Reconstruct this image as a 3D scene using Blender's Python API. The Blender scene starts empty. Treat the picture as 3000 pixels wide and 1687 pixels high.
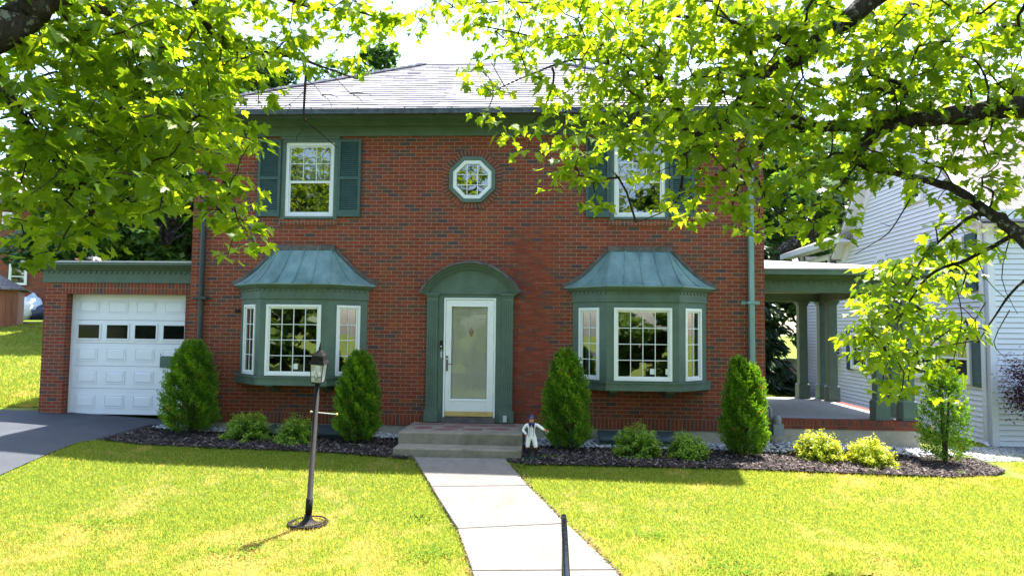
import bpy, math, random
import numpy as np
from mathutils import Vector, Matrix
R = math.radians
scene = bpy.context.scene
COL = scene.collection
rng = np.random.default_rng(7)
random.seed(7)

# ------------------------------------------------------------------ camera
F, CX, CY = 2000.0, 1500.0, 843.5
YAW, PIT, ROL = 0.0562, 0.0593, 0.0111
CAM = np.array([1.4332, -12.2326, 1.5476])
fw = np.array([-math.sin(YAW)*math.cos(PIT), math.cos(YAW)*math.cos(PIT), math.sin(PIT)])
rt = np.array([math.cos(YAW), math.sin(YAW), 0.0]); up = np.cross(rt, fw)
r2 = rt*math.cos(ROL)+up*math.sin(ROL); u2 = -rt*math.sin(ROL)+up*math.cos(ROL)
cd = bpy.data.cameras.new("camera"); cam = bpy.data.objects.new("camera", cd); COL.objects.link(cam)
cam.matrix_world = Matrix(((r2[0], u2[0], -fw[0], CAM[0]), (r2[1], u2[1], -fw[1], CAM[1]), (r2[2], u2[2], -fw[2], CAM[2]), (0, 0, 0, 1)))
cd.sensor_width = 36; cd.lens = 36*F/3000; cd.clip_start = 0.1; cd.clip_end = 900
scene.camera = cam

def at(px, py, Y):
    """where the sight line through a photo point (2576 px wide) meets the depth Y"""
    k = 3000/2576
    d = fw+(px*k-CX)/F*r2-(py*k-CY)/F*u2
    return CAM+d*((Y-CAM[1])/d[1])

# ------------------------------------------------------------------ light
SUN = np.array([0.264, 0.285, 1.0]); SUN /= np.linalg.norm(SUN)
w = bpy.data.worlds.new("World"); scene.world = w; w.use_nodes = True
nt = w.node_tree; nt.nodes.clear()
sky = nt.nodes.new("ShaderNodeTexSky"); sky.sky_type = 'NISHITA'; sky.sun_disc = False
sky.sun_elevation = math.asin(SUN[2]); sky.sun_rotation = math.atan2(SUN[0], SUN[1])
sky.air_density = 1.0; sky.dust_density = 1.6; sky.ozone_density = 0.8
bg = nt.nodes.new("ShaderNodeBackground"); bg.inputs[1].default_value = 0.15
wo = nt.nodes.new("ShaderNodeOutputWorld")
nt.links.new(sky.outputs[0], bg.inputs[0]); nt.links.new(bg.outputs[0], wo.inputs[0])
sl = bpy.data.lights.new("sun", 'SUN'); sl.energy = 4.7; sl.angle = R(0.55); sl.color = (1, 0.95, 0.86)
so = bpy.data.objects.new("sun", sl); COL.objects.link(so); so.location = (0, 0, 30)
so.rotation_euler = Vector(SUN).to_track_quat('Z', 'Y').to_euler()
vs = scene.view_settings; scene.display_settings.display_device = 'sRGB'
vs.view_transform = 'Standard'; vs.look = 'None'; vs.exposure = 2.04; vs.gamma = 1
scene.cycles.max_bounces = 8; scene.cycles.transparent_max_bounces = 12; scene.cycles.transmission_bounces = 6
scene.cycles.diffuse_bounces = 4; scene.cycles.caustics_reflective = False; scene.cycles.caustics_refractive = False
scene.cycles.use_denoising = True

# ------------------------------------------------------------------ node helpers
class NT:
    def __init__(s, name):
        s.m = bpy.data.materials.new(name); s.m.use_nodes = True
        s.t = s.m.node_tree; s.t.nodes.clear()
        s.out = s.n('OutputMaterial')
    def n(s, t, **kw):
        o = s.t.nodes.new('ShaderNode'+t)
        for k, v in kw.items(): setattr(o, k, v)
        return o
    def l(s, a, b): s.t.links.new(a, b)
    def val(s, sock, v):
        if hasattr(v, 'links') or isinstance(v, bpy.types.NodeSocket): s.l(v, sock)
        else:
            if isinstance(v, (tuple, list)) and len(v) == 3 and sock.type == 'RGBA': v = (*v, 1)
            sock.default_value = v
    def coord(s, kind='Object'):
        return s.n('TexCoord').outputs[kind]
    def mapping(s, vec, sc=(1, 1, 1), loc=(0, 0, 0), rot=(0, 0, 0)):
        o = s.n('Mapping'); s.l(vec, o.inputs[0]); o.inputs[1].default_value = loc; o.inputs[2].default_value = rot; o.inputs[3].default_value = sc
        return o.outputs[0]
    def noise(s, vec, scale=5, detail=4, rough=0.6, dist=0):
        o = s.n('TexNoise'); s.l(vec, o.inputs['Vector']); o.inputs['Scale'].default_value = scale
        o.inputs['Detail'].default_value = detail; o.inputs['Roughness'].default_value = rough; o.inputs['Distortion'].default_value = dist
        return o.outputs['Fac']
    def ramp(s, fac, stops, interp='LINEAR'):
        o = s.n('ValToRGB'); s.l(fac, o.inputs[0]); e = o.color_ramp; e.interpolation = interp
        while len(e.elements) < len(stops): e.elements.new(0.5)
        for el, (p, c) in zip(e.elements, stops):
            el.position = p; el.color = (*c, 1) if len(c) == 3 else c
        return o.outputs[0]
    def fr(s, fac, a, b, c0=0.0, c1=1.0):
        o = s.n('MapRange'); s.l(fac, o.inputs[0]); o.inputs[1].default_value = a; o.inputs[2].default_value = b
        o.inputs[3].default_value = c0; o.inputs[4].default_value = c1
        return o.outputs[0]
    def mix(s, fac, a, b, mode='MIX'):
        o = s.n('MixRGB', blend_type=mode); s.val(o.inputs[0], fac); s.val(o.inputs[1], a); s.val(o.inputs[2], b)
        return o.outputs[0]
    def math(s, op, a, b=0.0):
        o = s.n('Math', operation=op); s.val(o.inputs[0], a); s.val(o.inputs[1], b)
        return o.outputs[0]
    def attr(s, name):
        o = s.n('Attribute'); o.attribute_name = name
        return o.outputs['Fac']
    def bump(s, h, strength=0.3, dist=0.01):
        o = s.n('Bump'); s.l(h, o.inputs['Height']); o.inputs['Strength'].default_value = strength; o.inputs['Distance'].default_value = dist
        return o.outputs[0]
    def bsdf(s, color, rough=0.6, normal=None, spec=0.5, metal=0.0, link=True):
        o = s.n('BsdfPrincipled'); s.val(o.inputs['Base Color'], color); s.val(o.inputs['Roughness'], rough)
        o.inputs['Specular IOR Level'].default_value = spec; o.inputs['Metallic'].default_value = metal
        if normal is not None: s.l(normal, o.inputs['Normal'])
        if link: s.l(o.outputs[0], s.out.inputs[0])
        return o.outputs[0]

def paint(name, c, rough=0.45, vary=0.12, scale=6, bump=0.05, spec=0.4, streak=False):
    t = NT(name); o = t.coord(); v = t.mapping(o, (1, 1, 0.15)) if streak else o
    n = t.noise(v, scale, 5, 0.65)
    f = t.noise(o, scale*9, 3, 0.6)
    lo = tuple(x*(1-vary) for x in c); hi = tuple(min(1, x*(1+vary)) for x in c)
    col = t.ramp(n, [(0.3, lo), (0.7, hi)])
    t.bsdf(col, t.fr(n, 0.3, 0.7, rough-0.07, rough+0.1), t.bump(f, bump, 0.004), spec)
    return t.m

def brick_mat(name, soldier=False, stain=True, far=False):
    t = NT(name); uv = t.coord('UV')
    b = t.n('TexBrick'); b.offset = 0.0 if soldier else 0.5; b.squash = 1.0
    t.l(t.mapping(uv, loc=(0.03, 0.0, 0)), b.inputs[0])
    for k, v in (('Scale', 1.0), ('Mortar Size', 0.0048), ('Mortar Smooth', 0.15), ('Bias', 0.0),
                 ('Brick Width', 0.0677 if soldier else 0.2032), ('Row Height', 0.2032 if soldier else 0.0677)):
        b.inputs[k].default_value = v
    b.inputs['Color1'].default_value = (0, 0, 0, 1); b.inputs['Color2'].default_value = (1, 1, 1, 1)
    b.inputs['Mortar'].default_value = (0.5, 0.5, 0.5, 1)
    cols = [(0.0, (0.070, 0.046, 0.050)), (0.04, (0.115, 0.055, 0.042)), (0.14, (0.145, 0.052, 0.034)), (0.28, (0.222, 0.045, 0.023)),
            (0.5, (0.19, 0.037, 0.020)), (0.68, (0.25, 0.049, 0.023)), (0.84, (0.195, 0.047, 0.028)), (0.94, (0.27, 0.060, 0.025))]
    c = t.ramp(b.outputs['Color'], cols, 'CONSTANT')
    ob = t.coord(); n1 = t.noise(ob, 1.1, 5, 0.6); n2 = t.noise(ob, 45, 3, 0.6)
    c = t.mix(0.55, c, t.ramp(n2, [(0.3, (0.35, 0.35, 0.35)), (0.7, (0.75, 0.75, 0.75))]), 'OVERLAY')
    c = t.mix(t.fr(n1, 0.35, 0.7, 0, 0.22), c, (0.15, 0.07, 0.055))
    mort = t.mix(n2, (0.23, 0.145, 0.095), (0.37, 0.26, 0.18))
    if stain:   # the old leak beside the door: scrubbed redder brick and blackened, washed-out joints
        sx = t.n('SeparateXYZ'); t.l(ob, sx.inputs[0])
        wob = t.math('MULTIPLY', t.math('SUBTRACT', t.noise(ob, 2.2, 4), 0.5), 0.9)
        dx = t.math('ABSOLUTE', t.math('SUBTRACT', t.math('ADD', sx.outputs[0], wob), 1.05))
        mx = t.fr(dx, 0.22, 0.62, 1, 0)
        mz = t.fr(sx.outputs[2], 3.5, 4.1, 1, 0)
        mk = t.math('MULTIPLY', t.math('MULTIPLY', mx, mz), t.fr(t.noise(t.mapping(ob, (1.0, 1, 5)), 3, 4), 0.38, 0.52, 0.25, 1))
        mort = t.mix(t.math('MULTIPLY', mk, 0.85), mort, (0.05, 0.022, 0.014))
        c = t.mix(t.math('MULTIPLY', mk, 0.32), c, (0.20, 0.033, 0.020))
        c = t.mix(t.fr(t.noise(t.mapping(ob, (3.5, 1, .35)), 1.6, 5, .6), .52, .72, 0, .38), c, (0.10, 0.035, 0.022))
        low = t.math('MULTIPLY', t.fr(sx.outputs[2], -0.2, 0.55, 1, 0), t.fr(t.noise(ob, 3, 4), 0.35, 0.6, 0.2, 0.75))
        c = t.mix(low, c, (0.075, 0.032, 0.023)); mort = t.mix(low, mort, (0.14, 0.09, 0.055))
    col = t.mix(b.outputs['Fac'], c, mort)
    h = t.math('SUBTRACT', t.math('MULTIPLY', n2, 0.35), b.outputs['Fac'])
    t.bsdf(col, 0.85, t.bump(h, 0.75, 0.006), 0.25)
    return t.m

M = {}
M['brick'] = brick_mat('brick'); M['soldier'] = brick_mat('soldier_brick', True)
M['brick_plain'] = brick_mat('brick_plain', stain=False)
M['mortar'] = paint('mortar', (0.28, 0.20, 0.145), 0.9, 0.2, 20)
t = NT('single_brick'); o = t.coord(); c = t.ramp(t.attr('rnd'), [(0, (0.09, 0.05, 0.04)), (0.4, (0.17, 0.045, 0.03)), (1, (0.235, 0.055, 0.03))])
c = t.mix(0.5, c, t.ramp(t.noise(o, 45, 3), [(0.3, (0.35,)*3), (0.7, (0.75,)*3)]), 'OVERLAY'); t.bsdf(c, 0.85, t.bump(t.noise(o, 60), 0.4, 0.004), 0.25); M['one_brick'] = t.m
M['green'] = paint('green_trim_paint', (0.090, 0.136, 0.110), 0.55, 0.2, 3.5, 0.15)
M['shutter'] = paint('blue_green_shutter_paint', (0.050, 0.096, 0.088), 0.55, 0.2, 8, 0.1)
M['white'] = paint('white_paint', (0.78, 0.78, 0.79), 0.4, 0.03, 4, 0.03)
M['vinyl'] = paint('white_vinyl', (0.80, 0.80, 0.85), 0.35, 0.02, 4, 0.02)
M['cream'] = paint('cream_ceiling', (0.62, 0.56, 0.45), 0.6, 0.08, 4)
M['innerdoor'] = paint('cream_door', (0.85, 0.84, 0.88), 0.5, 0.04, 4)
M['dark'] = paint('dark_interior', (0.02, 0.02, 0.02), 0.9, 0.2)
M['black_metal'] = paint('dark_brown_metal', (0.014, 0.012, 0.012), 0.62, 0.25, 12, 0.06, 0.22)
M['rail'] = paint('black_rail_paint', (0.02, 0.02, 0.03), 0.25, 0.3, 30, 0.1, 0.8)
M['copper_pipe'] = paint('weathered_copper_pipe', (0.030, 0.042, 0.046), 0.5, 0.7, 7, 0.1, streak=True)
M['pipe_green'] = paint('pale_green_pipe', (0.20, 0.31, 0.30), 0.5, 0.25, 7, 0.1, streak=True)
M['brass'] = paint('brass', (0.55, 0.38, 0.14), 0.35, 0.2); M['brown'] = paint('bronze_handle', (0.12, 0.07, 0.05), 0.4, 0.3)
M['sticker'] = paint('white_sticker', (0.7, 0.72, 0.74), 0.6, 0.03); M['curtain'] = paint('curtain_cloth', (0.55, 0.55, 0.6), 0.9, 0.1, 3, 0.2)
M['grey_metal'] = paint('grey_meter_metal', (0.22, 0.24, 0.25), 0.5, 0.2)
M['gutter'] = paint('old_gutter_metal', (0.05, 0.06, 0.062), 0.5, 0.6, 9, 0.15)
M['navy'] = paint('navy_paint', (0.012, 0.014, 0.10), 0.35, 0.1); M['skin'] = paint('flesh_paint', (0.62, 0.33, 0.22), 0.45, 0.06)
M['bootblack'] = paint('black_boot_paint', (0.015, 0.013, 0.012), 0.3, 0.2); M['boottop'] = paint('brown_boot_top', (0.16, 0.045, 0.02), 0.4, 0.2)
M['statuebase'] = paint('dark_green_base', (0.012, 0.035, 0.03), 0.5, 0.3)
M['bluebag'] = paint('pale_blue_bag', (0.45, 0.6, 0.75), 0.4, 0.15, 8, 0.3); M['whitebag'] = paint('white_bag', (0.75, 0.75, 0.78), 0.5, 0.1, 8, 0.3)
M['darkbag'] = paint('dark_bag', (0.03, 0.035, 0.08), 0.3, 0.6, 8, 0.4)
M['steel'] = paint('steel', (0.5, 0.5, 0.5), 0.3, 0.1)

# concrete
def concrete(name, c, stain=(0.08, 0.08, 0.06), amt=0.35, sp=0.0):
    t = NT(name); o = t.coord(); n1 = t.noise(o, 1.6, 6, 0.65); n2 = t.noise(o, 70, 3, 0.7); n3 = t.noise(o, 8, 5, 0.6)
    col = t.ramp(n3, [(0.3, tuple(x*0.86 for x in c)), (0.7, tuple(x*1.1 for x in c))])
    col = t.mix(0.5, col, t.ramp(n2, [(0.3, (0.38,)*3), (0.7, (0.62,)*3)]), 'OVERLAY')
    col = t.mix(t.fr(n1, 0.5, 0.75, 0, amt), col, stain)
    n4 = t.noise(o, 3.5, 6, 0.7, 1.2); col = t.mix(t.fr(n4, 0.57, 0.60, 0, 0.16), col, stain); col = t.mix(t.fr(t.noise(o, 26, 2), 0.72, 0.75, 0, 0.5), col, tuple(x*.45 for x in c))
    t.bsdf(col, 0.9, t.bump(n2, 0.35, 0.004), 0.25); return t.m
M['concrete'] = concrete('step_concrete', (0.245, 0.212, 0.172), (0.085, 0.08, 0.045), 0.8)
M['walk'] = concrete('walk_concrete', (0.185, 0.168, 0.158), (0.12, 0.108, 0.095), 0.55)
M['foundation'] = concrete('foundation_concrete', (0.42, 0.37, 0.30), (0.25, 0.21, 0.16), 0.6)
M['porchfloor'] = concrete('porch_slab', (0.30, 0.31, 0.32), (0.22, 0.22, 0.24), 0.4)
M['whitefound'] = concrete('pale_foundation', (0.62, 0.63, 0.66), (0.5, 0.5, 0.5), 0.3)
t = NT('asphalt'); o = t.coord(); n1 = t.noise(o, 1.3, 6, 0.65); n2 = t.noise(o, 110, 3, 0.8); vo = t.n('TexVoronoi', feature='DISTANCE_TO_EDGE'); t.l(t.mapping(o, (0.42, 0.5, 1), (0.2, 0.3, 0)), vo.inputs[0]); vo.inputs['Scale'].default_value = 1.0
c = t.ramp(n2, [(0.3, (0.028, 0.031, 0.040)), (0.55, (0.055, 0.060, 0.073)), (0.75, (0.12, 0.125, 0.14))]); c = t.mix(t.fr(n1, 0.45, 0.7, 0, 0.5), c, (0.085, 0.09, 0.105))
t.bsdf(c, 0.85, t.bump(n2, 0.6, 0.006), 0.3); M['asphalt'] = t.m
M['flag'] = paint('purple_flagstone', (0.20, 0.085, 0.095), 0.7, 0.35, 9, 0.3)

# copper patina roof
t = NT('copper_patina'); o = t.coord(); n1 = t.noise(t.mapping(o, (1, 1, 0.35)), 3.0, 6, 0.65); n2 = t.noise(t.mapping(o, (3, 3, 0.6)), 5, 5, 0.6)
col = t.ramp(n1, [(0.25, (0.085, 0.145, 0.145)), (0.5, (0.145, 0.245, 0.242)), (0.75, (0.24, 0.355, 0.345))])
col = t.mix(t.fr(n2, 0.60, 0.72, 0, 0.75), col, (0.075, 0.075, 0.085))
sx = t.n('SeparateXYZ'); t.l(o, sx.inputs[0])
rust = t.math('MULTIPLY', t.fr(t.noise(t.mapping(o, (5, 5, 1.2), (3.1, 0, 0)), 1.3, 4), 0.63, 0.70, 0, 0.85), t.fr(sx.outputs[2], 2.55, 2.35, 0, 1))
col = t.mix(rust, col, (0.17, 0.06, 0.035))
t.bsdf(col, 0.42, t.bump(t.noise(o, 6, 3), 0.25, 0.03), 0.5); M['patina'] = t.m
M['leadedge'] = paint('brown_copper_edge', (0.10, 0.085, 0.082), 0.45, 0.5, 9, 0.2)
# slate
t = NT('roof_slate'); o = t.coord(); c = t.ramp(t.attr('rnd'), [(0, (0.19, 0.17, 0.20)), (0.2, (0.33, 0.305, 0.325)), (0.6, (0.32, 0.305, 0.325)), (1, (0.40, 0.365, 0.375))])
c = t.mix(0.4, c, t.ramp(t.noise(o, 12, 5), [(0.3, (0.4,)*3), (0.7, (0.65,)*3)]), 'OVERLAY')
t.bsdf(c, 0.55, t.bump(t.noise(o, 18, 4), 0.3, 0.01), 0.5); M['slate'] = t.m
def shingle(name, a, b):
    t = NT(name); uv = t.coord('UV'); bb = t.n('TexBrick'); bb.offset = 0.5; t.l(uv, bb.inputs[0])
    for k, v in (('Scale', 1.0), ('Mortar Size', 0.008), ('Brick Width', 0.33), ('Row Height', 0.15), ('Bias', 0)): bb.inputs[k].default_value = v
    bb.inputs['Color1'].default_value = (*a, 1); bb.inputs['Color2'].default_value = (*b, 1); bb.inputs['Mortar'].default_value = tuple(x*0.3 for x in a)+(1,)
    c = t.mix(0.4, bb.outputs[0], t.ramp(t.noise(t.coord(), 20, 4), [(0.3, (0.35,)*3), (0.7, (0.65,)*3)]), 'OVERLAY')
    t.bsdf(c, 0.85, t.bump(bb.outputs['Fac'], -0.5, 0.01), 0.2); return t.m
M['shingle'] = shingle('asphalt_shingle', (0.20, 0.17, 0.165), (0.28, 0.25, 0.24))
M['membrane'] = paint('pale_roofing', (0.45, 0.42, 0.44), 0.6, 0.08, 3)
M['siding'] = paint('white_siding', (0.68, 0.68, 0.75), 0.45, 0.03, 2, 0.03)
M['darkgreen'] = paint('dark_green_shutter', (0.012, 0.055, 0.05), 0.5, 0.2, 8)
M['shedwood'] = paint('red_brown_boards', (0.30, 0.105, 0.05), 0.7, 0.35, 5, 0.3, streak=True)

# glass
def glass(name, fac=0.10, tint=(0.9, 0.95, 0.93)):
    t = NT(name); g = t.n('BsdfGlossy'); g.inputs['Roughness'].default_value = 0.015
    t.l(t.bump(t.noise(t.coord(), 2.2, 2), 0.06, 0.02), g.inputs['Normal'])
    tr = t.n('BsdfTransparent'); tr.inputs[0].default_value = (*tint, 1)
    fr = t.n('Fresnel'); fr.inputs[0].default_value = 1.5
    f = t.math('ADD', fr.outputs[0], fac); mx = t.n('MixShader'); t.l(f, mx.inputs[0]); t.l(tr.outputs[0], mx.inputs[1]); t.l(g.outputs[0], mx.inputs[2])
    t.l(mx.outputs[0], t.out.inputs[0]); return t.m
M['glass'] = glass('window_glass', 0.20, (0.75, 0.8, 0.78)); M['doorglass'] = glass('storm_glass', 0.015, (0.97, 0.98, 0.97)); t = NT('lamp_glass'); tr = t.n('BsdfTransparent'); df = t.bsdf((0.85, 0.86, 0.88), 0.15, None, 0.8, link=False); mx = t.n('MixShader'); mx.inputs[0].default_value = 0.38; t.l(tr.outputs[0], mx.inputs[1]); t.l(df, mx.inputs[2]); t.l(mx.outputs[0], t.out.inputs[0]); M['lampglass'] = t.m

# ground
t = NT('lawn_soil'); o = t.coord(); n1 = t.noise(o, 0.7, 6, 0.62); n2 = t.noise(o, 30, 4, 0.7); n3 = t.noise(o, 3.2, 5, 0.65)
c = t.ramp(n2, [(0.3, (0.07, 0.115, 0.010)), (0.7, (0.16, 0.20, 0.024))])
c = t.mix(t.fr(t.math('ADD', t.math('MULTIPLY', n1, 0.55), t.math('MULTIPLY', n3, 0.45)), 0.50, 0.68, 0, 0.45), c, (0.30, 0.27, 0.14))
t.bsdf(c, 0.95, t.bump(n2, 0.8, 0.03), 0.1); M['lawn'] = t.m
def grass_mat():
    t = NT('grass_blade'); o = t.coord(); n1 = t.noise(o, 0.7, 6, 0.62); n3 = t.noise(o, 3.2, 5, 0.65); r = t.attr('rnd')
    c = t.ramp(r, [(0, (0.052, 0.120, 0.022)), (0.5, (0.073, 0.158, 0.029)), (0.98, (0.098, 0.190, 0.036)), (1, (0.20, 0.22, 0.09))])
    sy = t.n('SeparateXYZ'); t.l(o, sy.inputs[0])
    dry = t.fr(t.math('ADD', t.math('ADD', t.math('MULTIPLY', n1, 0.55), t.math('MULTIPLY', n3, 0.45)), t.fr(sy.outputs[1], -3.3, -5.2, -.03, .07)), 0.50, 0.66, 0, 0.62)
    c = t.mix(dry, c, (0.225, 0.240, 0.130))
    p = t.bsdf(c, 0.6, None, 0.25, link=False); tr = t.n('BsdfTranslucent'); t.l(t.mix(1, c, (7.9, 3.85, 2.2), 'MULTIPLY'), tr.inputs[0])
    mx = t.n('MixShader'); mx.inputs[0].default_value = 0.55; t.l(p, mx.inputs[1]); t.l(tr.outputs[0], mx.inputs[2]); t.l(mx.outputs[0], t.out.inputs[0])
    return t.m
M['grass'] = grass_mat()
t = NT('mulch_bed'); o = t.coord(); n = t.noise(o, 35, 4, 0.75)
t.bsdf(t.ramp(n, [(0.3, (0.012, 0.010, 0.012)), (0.6, (0.05, 0.038, 0.04)), (0.8, (0.11, 0.08, 0.08))]), 0.95, t.bump(n, 1, 0.04), 0.2); M['mulch'] = t.m
t = NT('mulch_chip_wood'); t.bsdf(t.ramp(t.attr('rnd'), [(0, (0.018, 0.015, 0.014)), (0.6, (0.070, 0.054, 0.050)), (1, (0.24, 0.19, 0.175))]), 0.9, None, 0.25); M['chip'] = t.m
t = NT('river_stone'); t.bsdf(t.ramp(t.attr('rnd'), [(0, (0.19, 0.20, 0.23)), (0.5, (0.36, 0.37, 0.40)), (1, (0.60, 0.58, 0.57))]), 0.7, None, 0.3); M['stone'] = t.m
t = NT('field_stone'); o = t.coord(); vo = t.n('TexVoronoi'); t.l(t.mapping(o, (2.2, 2.2, 4.5)), vo.inputs[0]); vo.inputs['Scale'].default_value = 1.4
t.bsdf(t.mix(0.5, (0.24, 0.22, 0.19), vo.outputs['Color'], 'SOFT_LIGHT'), 0.9, t.bump(vo.outputs['Distance'], -1, 0.08), 0.2); M['fieldstone'] = t.m
def bark(name, a, b, lich=0.0):
    t = NT(name); o = t.coord(); n = t.noise(t.mapping(o, (6, 6, 1.8)), 3, 6, 0.7, 0.6); n2 = t.noise(o, 11, 5, 0.7)
    c = t.ramp(n, [(0.3, a), (0.7, b)])
    if lich: c = t.mix(t.fr(n2, 0.55, 0.62, 0, lich), c, (0.34, 0.36, 0.30))
    t.bsdf(c, 0.95, t.bump(n, 1, 0.03), 0.15); return t.m
M['bark'] = bark('maple_bark', (0.016, 0.012, 0.010), (0.065, 0.05, 0.042), 0.55); M['twig'] = bark('twig_bark', (0.03, 0.022, 0.018), (0.07, 0.05, 0.042))
def leaf(name, stops, trans, mixf=0.45, rough=0.42, spec=0.4):
    t = NT(name); r = t.attr('rnd'); c = t.ramp(r, stops)
    p = t.bsdf(c, rough, None, spec, link=False); tr = t.n('BsdfTranslucent'); t.l(t.mix(1, c, trans, 'MULTIPLY'), tr.inputs[0])
    mx = t.n('MixShader'); mx.inputs[0].default_value = mixf; t.l(p, mx.inputs[1]); t.l(tr.outputs[0], mx.inputs[2]); t.l(mx.outputs[0], t.out.inputs[0])
    return t.m
M['mapleleaf'] = leaf('maple_leaf', [(0, (0.048, 0.110, 0.012)), (0.5, (0.088, 0.168, 0.013)), (0.95, (0.135, 0.218, 0.016)), (1, (0.17, 0.24, 0.03))], (4.2, 3.1, 0.8), 0.60)
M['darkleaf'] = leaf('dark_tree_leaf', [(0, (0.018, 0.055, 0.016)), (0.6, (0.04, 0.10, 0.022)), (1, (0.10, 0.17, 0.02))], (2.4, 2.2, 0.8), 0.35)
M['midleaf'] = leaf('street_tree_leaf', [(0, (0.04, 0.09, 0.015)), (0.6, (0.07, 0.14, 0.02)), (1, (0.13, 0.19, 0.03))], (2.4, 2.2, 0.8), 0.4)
M['needle'] = leaf('evergreen_needle', [(0, (0.010, 0.030, 0.014)), (1, (0.035, 0.075, 0.025))], (2, 2, 1), 0.2)
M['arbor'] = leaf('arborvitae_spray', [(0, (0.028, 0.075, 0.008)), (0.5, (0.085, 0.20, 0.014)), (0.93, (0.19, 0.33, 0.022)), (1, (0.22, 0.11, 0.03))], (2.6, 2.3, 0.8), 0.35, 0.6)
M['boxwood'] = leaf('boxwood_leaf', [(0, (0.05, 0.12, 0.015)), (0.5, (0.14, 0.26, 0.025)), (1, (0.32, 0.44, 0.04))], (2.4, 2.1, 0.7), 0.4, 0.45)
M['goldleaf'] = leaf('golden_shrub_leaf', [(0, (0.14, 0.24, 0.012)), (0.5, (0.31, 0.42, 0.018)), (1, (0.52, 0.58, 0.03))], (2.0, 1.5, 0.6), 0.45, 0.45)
M['purple'] = leaf('purple_maple_leaf', [(0, (0.020, 0.008, 0.016)), (1, (0.085, 0.020, 0.035))], (2.4, 1.4, 1.6), 0.35)
M['weed'] = leaf('weed_leaf', [(0, (0.07, 0.16, 0.02)), (1, (0.16, 0.27, 0.03))], (1.8, 1.7, 0.7), 0.4, 0.9, 0.05)

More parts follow.
